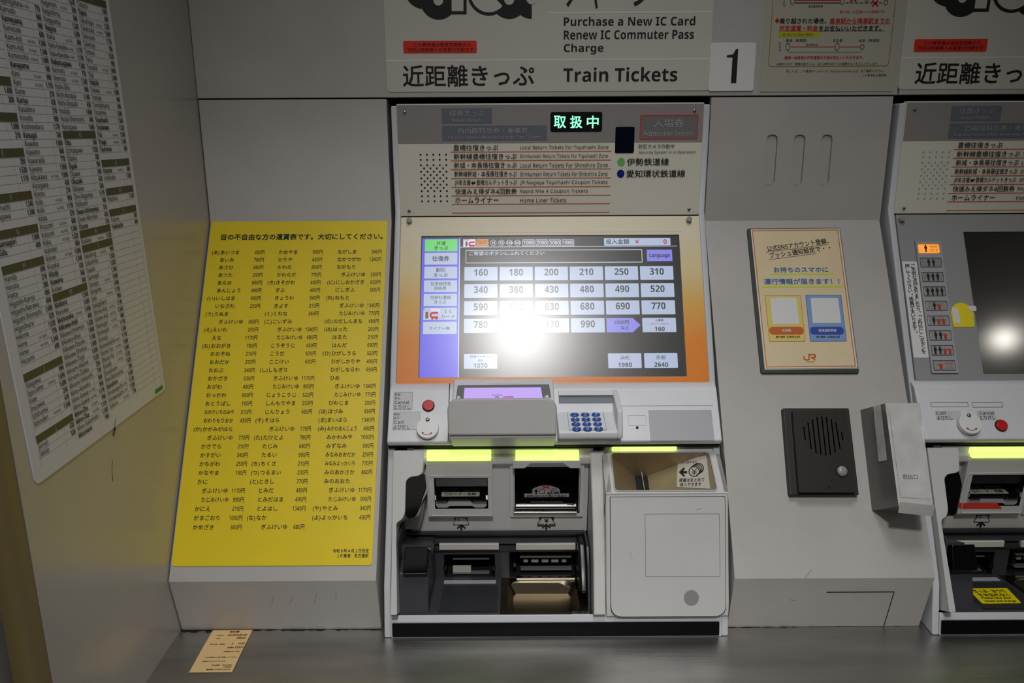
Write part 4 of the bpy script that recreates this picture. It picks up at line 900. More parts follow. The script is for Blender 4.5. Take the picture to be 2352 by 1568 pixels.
    m = MB(); prism(m, RF, pxr(RF, 1013, 1345, 1143, 1404, .001), 0, .0008); obj('ramp_pad', m, M_dark2, rp_)
    TF = fr_yz((1.206, -.7245), (1.0775, zf)); TL_ = math.hypot(1.206-1.0775, zf+.7245)
    TF = Fr((0, 1.0775, zf), (1, 0, 0), (0, 1.206-1.0775, -.7245-zf))
    outc = rect(xm+.001, 0, uR-.004, TL_)
    cup = rpoly(TF.pts([(1178, 1338), (1290, 1338), (1330, 1400), (1160, 1402)], 0), .02, 5)
    u0, u1 = TF.uv(1166, 1370)[0], TF.uv(1328, 1370)[0]
    cup = rect(u0, .008, u1, TL_-.012, .022, 6)
    m = MB(); plateh(m, TF, outc, [cup], -.002, 0); pocket(m, TF, cup, 0, -.0165, .16); obj('change_tray', m, M_tray, t)
    m = MB(); P = [(1.2, -.664), (1.212, -.664), (1.205, -.715), (1.20, -.715)]
    us = TF.uv(1172, 1336)[0], TF.uv(1300, 1336)[0]
    BP = fr_yz((1.203, -.690), (1.180, -.738))
    P = rpoly(BP.pts([(1168, 1348), (1178, 1337), (1284, 1337), (1300, 1345), (1312, 1347), (1312, 1386), (1190, 1388), (1180, 1372)], 0), .004); prism(m, BP, P, -.001, .0012, .0006); obj('tray_back_plate', m, M_tray, t)
    m = MB()
    for x in (1211, 1240, 1270):
        u = TF.uv(x, 1390)[0]; prism(m, BP, rect(u-.004, BP.uv(x, 1390)[1], u+.004, BP.uv(x, 1382)[1], .002), 0, .0035, .001)
    obj('tray_dimple', m, M_tray, t)
    G = Fr((uR-.004+0, 0, 0), (0, 1, 0), (0, 0, 1))
    m = MB(); polyx(m, [(1.203, zt-.004), (1.172, -.642), (1.140, -.668), (1.118, -.700), (1.150, -.716), (1.203, -.716)], uR-.016, uR-.003, .004, 3); obj('tray_guard', m, M_vdark, t)
    m = MB(); prism(m, TF, rect(uR-.031, .0005, uR-.005, .009), 0, .0008); obj('tray_tab', m, M_chr, t)
    # pillar with sensor
    zp = MS.P(0, MS.uv(950, 1318, -.004)[1], -.004)
    m = MB(); x1 = MS.uv(983, 1360, -.004)[0]
    yp, zpp = zp[1], zp[2]
    polyx(m, [(1.080, zf-.02), (1.082, zf), (yp+.004, zpp), (yp+.03, zpp+.004), (1.206, zpp+.004), (1.206, zf-.02)], uL+.0, x1, .0025, 3); obj('sensor_pillar', m, M_dark, t)
    PL = fr_yz((yp+.020, zpp+.034), (yp, zpp))
    m = MB(); prism(m, PL, rpoly(PL.pts([(931, 1257), (985, 1256), (981, 1317), (924, 1318)], .012), .002), -.03, .012, .003, 3); obj('sensor_window', m, M_gloss, t)
    m = MB(); polyx(m, [(1.206, -.645), (1.19, -.645), (yp+.034, zpp+.030), (yp+.034, zpp-.01), (1.206, zpp-.01)], uL, x1+.001, .002); obj('pillar_top', m, M_dark, t)
    # divider right of the cavity
    m = MB(); P = MS.pts([(1355, 1034), (1388, 1034), (1392, 1412), (1364, 1412), (1363, 1300), (1361, 1200)], 0); 
    prism(m, MS, P, -.10, 0, .003, 3); obj('divider', m, M_body, t)
    # sill and kick strip
    m = MB(); z1 = zf-.001
    polyx(m, [(1.0785, z1+.001), (1.0765, z1+.001), (1.0725, z1-.0080), (1.0732, -.7205), (1.0690, -.7438), (1.0785, -.7438)], XA+.0105, XB-.0105, .0008, 2); obj('sill', m, M_rail, t)
    MVf = fr_yz((1.0728, -.7205), (1.0686, -.7438))
    m = MB(); prism(m, MVf, rect(MVf.uv(901, 1440)[0], MVf.uv(1170, 1461)[1], MVf.uv(1652, 1440)[0], MVf.uv(1170, 1429.5)[1], .0015), 0, .0015, .0006); obj('kick_strip', m, M_foot, t)

def coin_block(t):
    A1, A2, A3 = (1.190, -.4845), (1.117, -.528), (1.0725, -.690)
    x0 = -.0; TFr = fr_yz(A1, A2); CF = fr_yz(A2, A3)
    xa = TFr.uv(1386, 1080)[0]; xb = XB-.0012
    op = [np.array(p) for p in TFr.pts([(1404, 1041), (1628, 1038), (1645, 1126), (1413, 1128)])]
    u0 = (op[0][0]+op[3][0])/2; u1 = (op[1][0]+op[2][0])/2; v1 = op[0][1]; v0 = op[2][1]
    o = rect(u0, v0, u1, v1, .006, 5)
    # body: left, right and front skins, open under the cup
    prof = [A2, A3, (1.081, -.716), (1.20, -.716), (1.20, -.60), (1.19, -.58), (1.185, -.575)]
    m = MB(); polyx(m, [A2, A3, (1.0710, -.7105), (1.20, -.7105), (1.20, -.575), (1.13, -.575)], xa, xb, .002, 3)
    polyx(m, [A1, A2, (1.13, -.575), (1.20, -.575), (1.2, -.49)], xa, xa+.009); polyx(m, [A1, A2, (1.13, -.575), (1.20, -.575), (1.2, -.49)], xb-.006, xb)
    plateh(m, TFr, rect(xa, TFr.uv(1500, 1133)[1], xb, 0), [o], -.004, 0)
    polyx(m, [A2, (1.13, -.575), (1.134, -.57), (1.121, -.530)], xa, xb)
    obj('coin_block', m, M_body, t)
    m = MB(); ring(m, TFr, rect(u0-.002, v0-.002, u1+.002, v1+.002, .008, 5), o, -.001, .0015); obj('cup_rim', m, M_plate, t)
    bl = TFr.uv(1458, 1093, -.046); br = TFr.uv(1487, 1093, -.046)
    fl = (bl[0], v0+.001); frr = (br[0], v0+.001)
    P = [TFr.P(u0, v0, -.001), TFr.P(u1, v0, -.001), TFr.P(u1, v1, -.001), TFr.P(u0, v1, -.001), TFr.P(*fl, -.046), TFr.P(*frr, -.046), TFr.P(*br, -.046), TFr.P(*bl, -.046)]
    m = MB(); m.add(P, [[0, 3, 7, 4], [1, 5, 6, 2], [3, 2, 6, 7], [0, 4, 5, 1]]); obj('coin_cup', m, M_bronze, t, smooth=False)
    m = MB(); m.add([P[4]+np.array([0, 0, .0]), P[5], P[6], P[7]], [[0, 1, 2, 3]])
    polyx(m, [(P[7][1], P[7][2]+.012), (P[7][1]+.004, P[7][2]+.012), (P[7][1]+.004, P[7][2]-.01), (P[7][1], P[7][2]-.01)], P[7][0]-.004, P[6][0]+.004); obj('coin_throat', m, M_gap, t)
    m = MB(); xc = (P[4][0]+P[5][0])/2; polyx(m, [(P[4][1], P[4][2]+.001), (P[7][1], P[7][2]+.001), (P[7][1], P[7][2]+.010), (P[4][1], P[4][2]+.016)], xc-.0006, xc+.0006); obj('coin_vane', m, M_chr, t)
    # sticker lying on the right facet
    a, b, c2 = P[2]-np.array([DX, 0, 0]), P[6]-np.array([DX, 0, 0]), P[1]-np.array([DX, 0, 0])
    U = a-b; Nn = np.cross(U, a-c2); Nn /= np.linalg.norm(Nn)
    if Nn[1] > 0 or Nn[2] < 0: Nn = -Nn
    RFc = Fr(b, (1, 0, 0), (0, 1, 0)); RFc.U = U/np.linalg.norm(U); RFc.N = Nn; RFc.V = np.cross(Nn, RFc.U)
    st = RFc.pts([(1557, 1055), (1622, 1046), (1631, 1122), (1554, 1118)], .0008)
    m = MB(); prism(m, RFc, rpoly(st, .001), 0, .0008); obj('coin_sticker', m, mat('silver_sticker', (196, 190, 178), .35), t)
    def TR(s, x0, y0, x1, y1, hp, bold=0):
        A_ = np.array(RFc.uv(x0, y0, .0012)); B_ = np.array(RFc.uv(x1, y1, .0012)); d = B_-A_
        H = abs(RFc.uv((x0+x1)/2, (y0+y1)/2-hp/2, .0012)[1]-RFc.uv((x0+x1)/2, (y0+y1)/2+hp/2, .0012)[1])
        TX.append(dict(par=t, fr=RFc, s=s, c=tuple((A_+B_)/2), W=float(np.linalg.norm(d)), H=H, mat=M_blk, h=.0012, bold=bold, rot=math.atan2(d[1], d[0]), dx=DX, mode='fit'))
    TR('COIN 硬币 동전', 1561, 1062.5, 1600, 1060, 5); TR('硬貨はまとめて', 1560, 1102.5, 1618, 1101, 9, .01); TR('投入できます', 1562, 1112.5, 1611, 1111.5, 9, .01)
    m = MB(); pr = lambda px: RFc.pts([(880+x/2.94, 860+y/2.94) for x, y in px], .001)
    prism(m, RFc, pr([(1997, 658), (2027, 628), (2040, 630), (2027, 652), (2053, 652), (2053, 666), (2027, 668), (2040, 688), (2027, 688)]), 0, .0011)
    for q, (x, y) in enumerate(((2100, 654), (2108, 646), (2118, 638), (2128, 632))):
        c_ = [(x+38*math.cos(a), y+36*math.sin(a)) for a in [2*math.pi*i/28 for i in range(28)]]; c3 = [(x+32*math.cos(a), y+30*math.sin(a)) for a in [2*math.pi*i/28 for i in range(28)]]
        if q: 
            ii = [i for i in range(28) if math.cos(2*math.pi*i/28) > -.1 or math.sin(2*math.pi*i/28) < -.55]; seg = [c_[i] for i in range(-11, 7)]; seg2 = [c3[i] for i in range(-11, 7)]
            prism(m, RFc, pr(seg+seg2[::-1]), 0, .0010)
        else: ring(m, RFc, pr(c_), pr(c3), 0, .0011)
    T2 = pr([(2076, 654), (2124, 654)])
    strokes(m, RFc, pr([(2085, 636), (2101, 652), (2117, 636)]), .0011, 0, .0011); strokes(m, RFc, pr([(2101, 652), (2101, 676)]), .0011, 0, .0011); strokes(m, RFc, pr([(2086, 656), (2116, 656)]), .0009, 0, .0011); strokes(m, RFc, pr([(2086, 665), (2116, 665)]), .0009, 0, .0011)
    obj('coin_icon', m, M_blk, t)
    # door on the front
    d0, d1 = CF.uv(1402, 1200)[0], CF.uv(1665, 1200)[0]; vt, vb = CF.uv(1530, 1141)[1], CF.uv(1530, 1415)[1]
    r = [.018, .018, .0015, .0015]
    base = [(d0, vb), (d1, vb), (d1, vt), (d0, vt)]
    m = MB(); ring(m, CF, rpoly([(d0-.0008, vb-.0008), (d1+.0008, vb-.0008), (d1+.0008, vt+.0008), (d0-.0008, vt+.0008)], r, 6), rpoly(base, r, 6), -.003, .0002); obj('door_gap', m, M_gap, t)
    m = MB(); prism(m, CF, rpoly(base, r, 6), -.003, .0012, .0006); dr = obj('coin_door', m, M_body, t)
    m = MB(); po = [np.array(CF.uv(x, y)) for x, y in ((1485, 1179.5), (1658, 1179), (1648, 1323), (1478, 1324))]
    uL_, uR_ = (po[0][0]+po[3][0])/2, (po[1][0]+po[2][0])/2
    o1 = rect(uL_, po[2][1], uR_, po[0][1], .0015); o2 = rect(uL_+.0006, po[2][1]+.0006, uR_-.0006, po[0][1]-.0006, .0012); ring(m, CF, o1, o2, .001, .0015); obj('door_panel_line', m, M_dim, dr)
    u, v = CF.uv(1587.5, 1371); m = MB(); prism(m, CF, circ(u, v, .0112, 28, .0112), .001, .0028, .0005); obj('door_lock', m, M_knob, dr)
    m = MB(); a_, b_2 = CF.uv(1600, 1170), CF.uv(1611, 1166.5); strokes(m, CF, [a_, b_2], .0005, .001, .0014); strokes(m, CF, CF.pts([(1447, 1266), (1452, 1285)]), .0003, .001, .0014); obj('scratch', m, M_dim, dr)
    # third lamp above the cup
    m = MB(); TR_ = MS; prism(m, MS, pxr(MS, 1406, 1025.5, 1554, 1035, .001, .003), -.006, .005, .002, 3); obj('lit_lamp', m, M_lamp, t)
    m = MB(); prism(m, MS, rect(MS.uv(1388, 1030)[0], MS.uv(1500, 1040)[1], XB-.0105, MS.uv(1500, 1024)[1]), -.03, -.003, .001); obj('top_return', m, M_body, t)

def console_body(t, x0, x1):
    p0 = yz(MS, 880, .002); p1 = yz(MS, 893, .011); p2 = yz(MS, 1014, .025); p3 = yz(MS, 1021, .018); p4 = yz(MS, 1022, -.02)
    CPF = fr_yz(p1, p2)
    m = MB(); polyx(m, [p0, p1, p2, p3, p4, (p0[0]+.04, p0[1])], x0, x1, .0022, 3); c = obj('console', m, M_cons, t)
    m = MB(); polyx(m, [yz(MS, 1022, .008), yz(MS, 1027.5, .004), yz(MS, 1028, -.03), yz(MS, 1020, -.03)], x0, x1); obj('console_gap', m, M_gap, t)
    return CPF, c

def call_disc(t, fr, x, y, dx, r=.0172):
    u, v = fr.uv(x, y, .010); m = MB(); prism(m, fr, circ(u, v, r, 36), .002, .010, .001); d = obj('call_cover', m, M_white, t)
    m = MB(); prism(m, fr, circ(u, v, .007, 20), 0, .003); obj('cover_stem', m, M_plate, t)
    us, vs_ = u, v+r*.72; m = MB(); dome(m, fr, us, vs_, .0034, .010, .0018, 16); strokes(m, fr, [(us-.002, vs_-.001), (us+.002, vs_+.001)], .0007, .0108, .0119); obj('cover_screw', m, M_tin, d)
    m = MB(); pts_ = [(u+r*.62*math.sin(a), v-r*.02-r*.62*math.cos(a)+0*.001) for a in [math.radians(q) for q in range(-46, 47, 8)]]; pts_ = [(a, b-.0008) for a, b in pts_]
    strokes(m, fr, pts_[1:-1], .0007, .010, .0104)
    for sg in (-1, 1):
        e = pts_[0 if sg < 0 else -1]; prism(m, fr, [(e[0]+sg*.0012, e[1]+.0012), (e[0]-sg*.0030, e[1]+.0002), (e[0]-sg*.0010, e[1]-.0026)], .010, .0104)
    obj('arrow_mark', m, mat('dark_red_print', (150, 30, 40), .5) if not bpy.data.materials.get('dark_red_print') else bpy.data.materials['dark_red_print'], d)
def push_button(t, fr, x, y):
    u, v = fr.uv(x, y, .004); m = MB(); ring(m, fr, circ(u, v, .0098, 30), circ(u, v, .0085, 30), -.001, .0008); obj('button_collar', m, M_gap, t)
    m = MB(); prism(m, fr, circ(u, v, .0085, 30), -.002, .0045, .001); obj('cancel_button', m, M_redb, t)

# ============================================================ first machine
t1 = thing('ticket_machine', 'white and orange ticket machine with lit screen beside the yellow board', 'ticket machine', (.065, 1.09, -.7440))
shell(t1); header(t1, M_gap)
# bezel
vt, vb = MS.uv(1260, 498)[1], MS.uv(1260, 892)[1]
sq = [MS.uv(x, y, .0015) for x, y in ((967, 541), (1558, 539), (1580, 863), (961, 868))]
su0, su1 = (sq[0][0]+sq[3][0])/2, (sq[1][0]+sq[2][0])/2; sv1 = (sq[0][1]+sq[1][1])/2; sv0 = (sq[2][1]+sq[3][1])/2
bu0, bu1 = XA+.011, XB-.011
m = MB(); plateh(m, MS, rect(bu0, vb, bu1, vt, .001), [rect(su0, sv0, su1, sv1, .0015)], -.008, .0015); obj('screen_bezel', m, M_bez, t1)
m = MB(); ring(m, MS, rect(su0-.006, sv0-.006, su1+.006, sv1+.006, .003), rect(su0-.0052, sv0-.0052, su1+.0052, sv1+.0052, .0028), .001, .0018); obj('bezel_edge', m, M_bez, t1)
m = MB(); prism(m, MS, rect(su0-.001, sv0-.001, su1+.001, sv1+.001), -.008, -.001); scr = obj('touch_screen', m, M_scr, t1)
for x, y in ((940, 506), (1583, 503.5)):
    u, v = MS.uv(x, y, .006); m = MB(); prism(m, MS, circ(u, v, .0046, 20), .001, .009, .001); obj('hinge_pin', m, M_knob, t1)
HS = -.0006; FS = MS
def sb(nm, mt, x0, y0, x1, y1, r=.0012, par=None):
    m = MB(); prism(m, FS, pxr(FS, x0, y0, x1, y1, r, HS), -.001, HS); return obj(nm, m, mt, scr)
def sbu(nm, mt, u0, v0, u1, v1, r=.0012, h=HS):
    m = MB(); prism(m, FS, rect(u0, v0, u1, v1, r), -.001, h); return obj(nm, m, mt, scr)
UX = lambda x, y: FS.uv(x, y, HS)[0]
VY = lambda x, y: FS.uv(x, y, HS)[1]
sdu0 = su0+.0018; sdu1 = (UX(1056.8, 547.3)+UX(1053.4, 867.4))/2
sbu('sidebar', E_side, sdu0, sv0+.0006, sdu1-.0012, VY(1010, 547.5), 0, HS-.0002); sbu('sidebar_edge', E_wht, sdu1-.0012, sv0+.0006, sdu1, VY(1010, 547.5), 0, HS-.0001)
rows = [(549.6, 577), (580.3, 607.3), (612, 639.3), (643.5, 670.7), (674.7, 702.5), (706.5, 734.4), (738.7, 766.8)]
bl0, bl1 = UX(976, 563), UX(1050.8, 563)
HT = .0001
for i, (a, b) in enumerate(rows):
    sbu('menu_button', E_grn if i == 0 else E_btn, bl0-.0003*i*.1, VY(1012, b), bl1, VY(1012, a), .0012)
X = lambda x: 880+x/3.0154
def ts(s, x0, x1, y, hp, mt=M_sblk, bold=.015): T(scr, FS, s, X(x0), X(x1), 480+y/3.0154, hp/3.0154, mt, HT, bold=bold)
ts('片道', 370, 433, 236, 28); ts('きっぷ', 355, 450, 269, 26); ts('往復券', 341, 458, 342, 36); ts('割引', 366, 430, 421, 28); ts('きっぷ', 351, 447, 457, 26)
ts('在来線特急', 328, 470, 516, 26, bold=0); ts('自由席', 356, 437, 547, 26, bold=0); ts('他会社連絡', 326, 469, 611, 26, bold=0); ts('きっぷ', 355, 437, 643, 24, bold=0)
ts('ＩＣ', 425, 478, 708, 20, bold=0); ts('カード', 400, 496, 744, 25, bold=0); ts('ライナー券', 320, 462, 825, 26, bold=0)
# ic emblem, used three times
def ic_mark(par, fr, x, y, s, h, outline=True, sx=1.0):
    """x,y photo pixel of the mark's centre, s its height in metres"""
    u, v = fr.uv(x, y, h) if not isinstance(x, tuple) else x
    p = lambda a, b: (u+a*s*sx, v+b*s)
    m = MB(); prism(m, fr, [p(-.62, -.5), p(-.30, -.5), p(-.30, .30), p(-.62, .30)], h-.0003, h); obj('mark_bar', m, M_sbrn, par)
    m = MB(); P = [p(.85, .30), p(.85, .06)]+[p(.28+.20*math.cos(a), -.10+.16*math.sin(a)) for a in [math.radians(d) for d in range(90, 271, 20)]]+[p(.85, -.26), p(.85, -.5)]+[p(.28+.42*math.cos(a), -.10+.40*math.sin(a)) for a in [math.radians(d) for d in range(270, 89, -20)]]
    prism(m, fr, P, h-.0003, h)
    for a in (.18, .66): prism(m, fr, [(q[0], q[1]) for q in circ(*p(a, -.52), .12*s, 12)], h-.0003, h+.0001)
    obj('mark_hook', m, M_sred, par)
    m = MB(); c1 = [p(-.46+.42*math.cos(a)*1.0, .56+.13*math.sin(a)) for a in [2*math.pi*i/20 for i in range(20)]]; c2 = [p(-.46+.34*math.cos(a), .56+.09*math.sin(a)) for a in [2*math.pi*i/20 for i in range(20)]]
    ring(m, fr, c1, c2, h-.0003, h); obj('mark_halo', m, M_sgry, par)
sb('mark_tile', E_wht, X(290), 480+688/3.0154, X(392), 480+764/3.0154, 0)
ic_mark(scr, FS, X(330), 480+728/3.0154, .0142, HT)
sb('mark_tile', E_wht, X(555), 549.3, X(640), 566.5, 0); ic_mark(scr, FS, X(597), 558.5, .0105, HT)
sb('orange_tile', E_ora, X(645), 549, X(730), 566.3, 0); ts('オレンジ', 655, 722, 221, 14, bold=0); ts('カード', 665, 712, 237, 14, bold=0)
kx = UX(1301, 557)-UX(1300, 557)
m = MB(); mi = MB()
for x, s in ((763, '10'), (819, '50'), (875, '100'), (930, '500')):
    u, v = FS.uv(X(x), 480+233/3.0154, HS); ring(m, FS, circ(u, v, 7.1*kx, 24), circ(u, v, 6.3*kx, 24), -.001, HS); T(scr, FS, s, X(x)-len(s)*2.1, X(x)+len(s)*2.1, 557.3, 6, E_wht, HT, bold=.02)
for a, b, s in ((965, 1048, '1000'), (1057, 1139, '2000'), (1147, 1230, '5000'), (1238, 1322, '10000')):
    ring(m, FS, pxr(FS, X(a), 550, X(b), 564.7, 0, HS), pxr(FS, X(a)+1.1, 551.1, X(b)-1.1, 563.6, 0, HS), -.001, HS); T(scr, FS, s, X(a)+2.5, X(b)-2.5, 557.3, 9, E_wht, HT, bold=.02)
ring(m, FS, pxr(FS, X(572), 573.3, X(1795), 603.2, .001, HS), pxr(FS, X(572)+1.2, 574.5, X(1795)-1.2, 602, .001, HS), -.001, HS)
a_ = FS.uv(1300, 566, HS); prism(m, FS, rect(sdu1, a_[1]-.0004, UX(1555, 566), a_[1]+.0004), -.001, HS)
obj('screen_outline', m, E_wht, scr)
sb('amount_box', E_btn, X(1530), 546.5, X(1990), 563.5); ts('投入金額', 1543, 1703, 225, 34); ts('￥', 1743, 1775, 225, 30, M_sred); ts('0', 1941, 1965, 225, 32, M_sred, .02)
ts('ご希望のボタンにふれてください', 597, 1117, 306, 30, E_wht, .01)
sb('language_button', E_lav, X(1827), 573, X(2002), 599.5); ts('Language', 1845, 1986, 323, 34, M_sblk, .02)
labels = [['160', '180', '200', '210', '250', '310'], ['340', '360', '430', '480', '490', '520'], ['590', '600', '630', '680', '690', '770'], ['780', '860', '870', '990', '', '']]
cxs = [UX(X(a), 480+y/3.0154) for a, y in ((677.5, 449), (921.5, 448), (1165, 447), (1408, 446), (1651, 444), (1895, 442))]
hw = (UX(X(792), 629)-UX(X(563), 629))/2*.985
hw = (cxs[1]-cxs[0])*.47
ry_ = [(398, 492), (516.5, 612), (634.5, 732), (756, 855)]
for r in range(4):
    v1 = VY(1300, 480+ry_[r][0]/3.0154); v0 = VY(1300, 480+ry_[r][1]/3.0154)
    for c in range(6):
        if labels[r][c]:
            sbu('fare_button', E_btn, cxs[c]-hw, v0, cxs[c]+hw, v1)
            vc = v1-(v1-v0)*.40; TX.append(dict(par=scr, fr=FS, s=labels[r][c], c=(cxs[c], vc), W=(cxs[1]-cxs[0])*.395, H=(v1-v0)*.49, mat=M_sblk, h=HT, bold=.022, rot=0, dx=0, mode='fit'))
        elif c == 4:
            m = MB(); prism(m, FS, [(cxs[c]-hw, v0), (cxs[c]+hw*.55, v0), (cxs[c]+hw*1.02, (v0+v1)/2), (cxs[c]+hw*.55, v1), (cxs[c]-hw, v1)], -.001, HS); obj('over_1000_button', m, E_lav, scr)
        else: sbu('platform_ticket_button', E_btn, cxs[c]-hw, v0, cxs[c]+hw, v1)
ts('1000円', 1600, 1702, 784, 28); ts('以上', 1648, 1702, 820, 26); ts('入場券', 1884, 1942, 769, 18, bold=.01); ts('発売から２時間有効', 1852, 1978, 794, 12, M_sred, 0); ts('160', 1882, 1950, 829, 30, bold=.02)
v1, v0 = VY(1300, 480+1000/3.0154), VY(1300, 480+1103/3.0154)
for c, a, b in ((0, '鈴鹿サーキット', '1070'), (4, '浜松', '1980'), (5, '京都', '2640')):
    sbu('destination_button', E_btn, cxs[c]-hw*.98, v0, cxs[c]+hw*.98, v1)
    W = cxs[1]-cxs[0]
    TX.append(dict(par=scr, fr=FS, s=a, c=(cxs[c], v1-(v1-v0)*(.17 if c == 0 else .30)), W=W*(.58 if c == 0 else .27), H=(v1-v0)*(.17 if c == 0 else .28), mat=M_sblk, h=HT, bold=.0, rot=0, dx=0, mode='fit'))
    TX.append(dict(par=scr, fr=FS, s=b, c=(cxs[c], v1-(v1-v0)*.78), W=W*.38, H=(v1-v0)*.30, mat=M_sblk, h=HT, bold=.02, rot=0, dx=0, mode='fit'))
ts('稲生', 657, 692, 1048, 16, bold=0)

# console
CPF, cons = console_body(t1, XA+.002, XB-.002)
HC = .0005
m = MB(); xg0 = CPF.uv(1030, 950)[0]; polyx(m, [yz(MS, 879, .004), yz(MS, 893, .0116), yz(MS, 1014, .0256), yz(MS, 900, .0)], xg0, xg0+.0012); obj('console_seam', m, M_gap, t1)
def sticker(t, fr, x0, y0, x1, y1): 
    m = MB(); prism(m, fr, pxr(fr, x0, y0, x1, y1, .001, .0003), -.0005, .0003); o = obj('label_sticker', m, M_labl, t); o['label'] = 'pale grey label sticker'; 
    m = MB(); ring(m, fr, pxr(fr, x0, y0, x1, y1, .001, .0003), pxr(fr, x0+.6, y0+.6, x1-.6, y1-.6, .0008, .0003), 0, .00045); obj('label_outline', m, M_dim, t)
sticker(t1, CPF, 904, 900, 947.5, 941); sticker(t1, CPF, 903, 945.5, 964.5, 987)
for s, x0, x1, y, hp in (('取消', 906.5, 919.5, 905.8, 6), ('취소', 906.5, 918.5, 914.3, 6), ('Cancel', 906.5, 939, 923.4, 7), ('とりけし', 906, 943, 934.3, 10), ('呼叫', 904.5, 917.5, 951.2, 6), ('요구', 904.5, 917, 959.6, 6), ('Call', 904.5, 926.5, 969, 7), ('よびだし', 903.5, 941.5, 980, 10)):
    T(t1, CPF, s, x0, x1, y, hp, M_blk, .0008)
push_button(t1, CPF, 983.5, 930); call_disc(t1, CPF, 981.5, 981, 0)
# blank cover plates on the right
m = MB(); q = [np.array(CPF.uv(x, y, .0015)) for x, y in ((1491, 941), (1636, 941), (1640, 1012), (1493, 1012))]; prism(m, CPF, rect((q[0][0]+q[3][0])/2, q[3][1], (q[1][0]+q[2][0])/2, q[0][1], .002), -.001, .0010, .0003); obj('blank_plate', m, M_plate, t1)
m = MB(); a = rect(CPF.uv(1424, 912)[0], CPF.uv(1500, 932)[1], CPF.uv(1636, 912)[0], CPF.uv(1500, 894.5)[1], .002); prism(m, CPF, a, -.001, .0012, .0006); obj('cover_plate', m, M_cons, t1)
m = MB(); o1 = pxr(CPF, 1443, 953, 1484, 977, .001, .0005); o2 = pxr(CPF, 1443.7, 953.7, 1483.3, 976.3, .001, .0005); ring(m, CPF, o1, o2, 0, .0005); obj('faint_outline', m, M_plate, t1)
u, v = CPF.uv(1463.5, 981.8); m = MB(); prism(m, CPF, circ(u, v, .0022, 12), 0, .0004); obj('peep_hole', m, M_gap, t1)
# card reader
bt = yz(MS, 875, .004); ft_ = (1.136, -.392)
xr0, xr1 = MS.uv(1041.6, 874, .01)[0], MS.uv(1271, 873, .01)[0]
PLF = fr_yz((bt[0], bt[1]+.002), (1.140, -.418))
m = MB(); bk_ = yz(MS, 1016, .0); polyx(m, [(bt[0]+.02, bt[1]+.002), (bt[0], bt[1]+.002), (1.140, -.418), (1.122, -.440), (1.172, -.4745), (bk_[0]+.02, bk_[1]), ], xr0, xr1, .003, 3); rd = obj('card_reader', m, M_cons, t1)
HFr = fr_yz((1.137, -.386), (1.117, -.438))
m = MB(); hx0, hx1 = HFr.uv(1026, 965)[0], HFr.uv(1281, 965)[0]; hv1 = HFr.uv(1155, 914)[1]; hv0 = HFr.uv(1155, 999)[1]
prism(m, HFr, rpoly([(hx0+.002, hv0), (hx1-.002, hv0), (hx1, hv1), (hx0, hv1)], [.004, .004, .020, .020], 8), -.016, 0, .006, 4); obj('reader_hood', m, M_hood, t1)
H6 = .0006
m = MB(); prism(m, PLF, [PLF.uv(1047, 915), PLF.uv(1266, 913), PLF.uv(1261, 883), PLF.uv(1051.5, 885)], -.001, .0006); g = obj('reader_window', m, M_dim, rd)
m = MB(); P = rpoly(PLF.pts([(1064, 925), (1248, 924), (1242, 889.5), (1067, 891)], H6), .001); prism(m, PLF, P, 0, .0011); obj('reader_display', m, E_rdr, rd)
m = MB(); prism(m, PLF, PLF.pts([(1050.5, 908.5), (1050, 916), (1059, 912)], .001), 0, .0011); prism(m, PLF, PLF.pts([(1258.5, 906), (1250, 910.5), (1260, 914)], .001), 0, .0011); obj('reader_pointer', m, M_white, rd)
ic_mark(rd, PLF, 1155, 914, .0135, .0016, sx=1.45)
m = MB(); prism(m, PLF, pxr(PLF, 1114, 874.8, 1198, 880, .0005), -.001, .0008); obj('braille_plate', m, M_white, rd)
m = MB(); hgx = HFr.uv(1086, 917)[0], HFr.uv(1221, 917)[0]; polyx(m, [(1.144, -.3845), (1.1405, -.3845), (1.1405, -.3855), (1.144, -.388)], hgx[0], hgx[1], .0006); obj('hood_glow_line', m, E_edge, rd)
# keypad tray
KP = fr_yz((1.2217, -.4200), (1.1417, -.4370))
kx0, kx1 = KP.uv(1286, 970)[0]-.0035, KP.uv(1411, 985)[0]+.005
bk2 = yz(MS, 1004, .012)
m = MB(); polyx(m, [(1.2217, -.4200), (1.1417, -.4370), (1.1385, -.4400), (1.1385, -.4480), (1.1420, -.4510), bk2, yz(MS, 1004, -.02)], kx0, kx1, .0025, 3); kt = obj('keypad_tray', m, M_cons, t1)
m = MB(); p = [yz(MS, 894, .010), (1.150, -.408), (1.1385, -.440), (1.140, -.4505), yz(MS, 1003, .02), yz(MS, 900, .0)]; polyx(m, p, kx1-.001, kx1+.008, .003, 3); obj('privacy_wing', m, M_cons, t1)
m = MB(); KB = fr_yz(yz(MS, 899, .014), yz(MS, 926, .004)); prism(m, MS, rect(kx0+.004, MS.uv(1340, 912)[1], kx1, MS.uv(1340, 900)[1], .001), .0, .019, .0015); obj('keypad_brow', m, M_cons, t1)
m = MB(); prism(m, CPF, rect(kx0+.004, CPF.uv(1340, 926)[1], kx1-.001, CPF.uv(1340, 912)[1]), -.001, .0008); obj('keypad_back', m, mat('recess_shade_paint', (112, 118, 128), .5), t1)  # slate tone paints in the shade of the recess under the brow
q = KP.pts([(1302, 941), (1384, 939), (1394, 987.5), (1309, 989)], 0); m = MB(); ring(m, KP, rect(q[0][0], q[2][1], q[1][0], q[0][1], .001), rect(q[0][0]+.0005, q[2][1]+.0005, q[1][0]-.0005, q[0][1]-.0005, .001), -.0005, .0004); obj('keypad_outline', m, M_dim, kt)
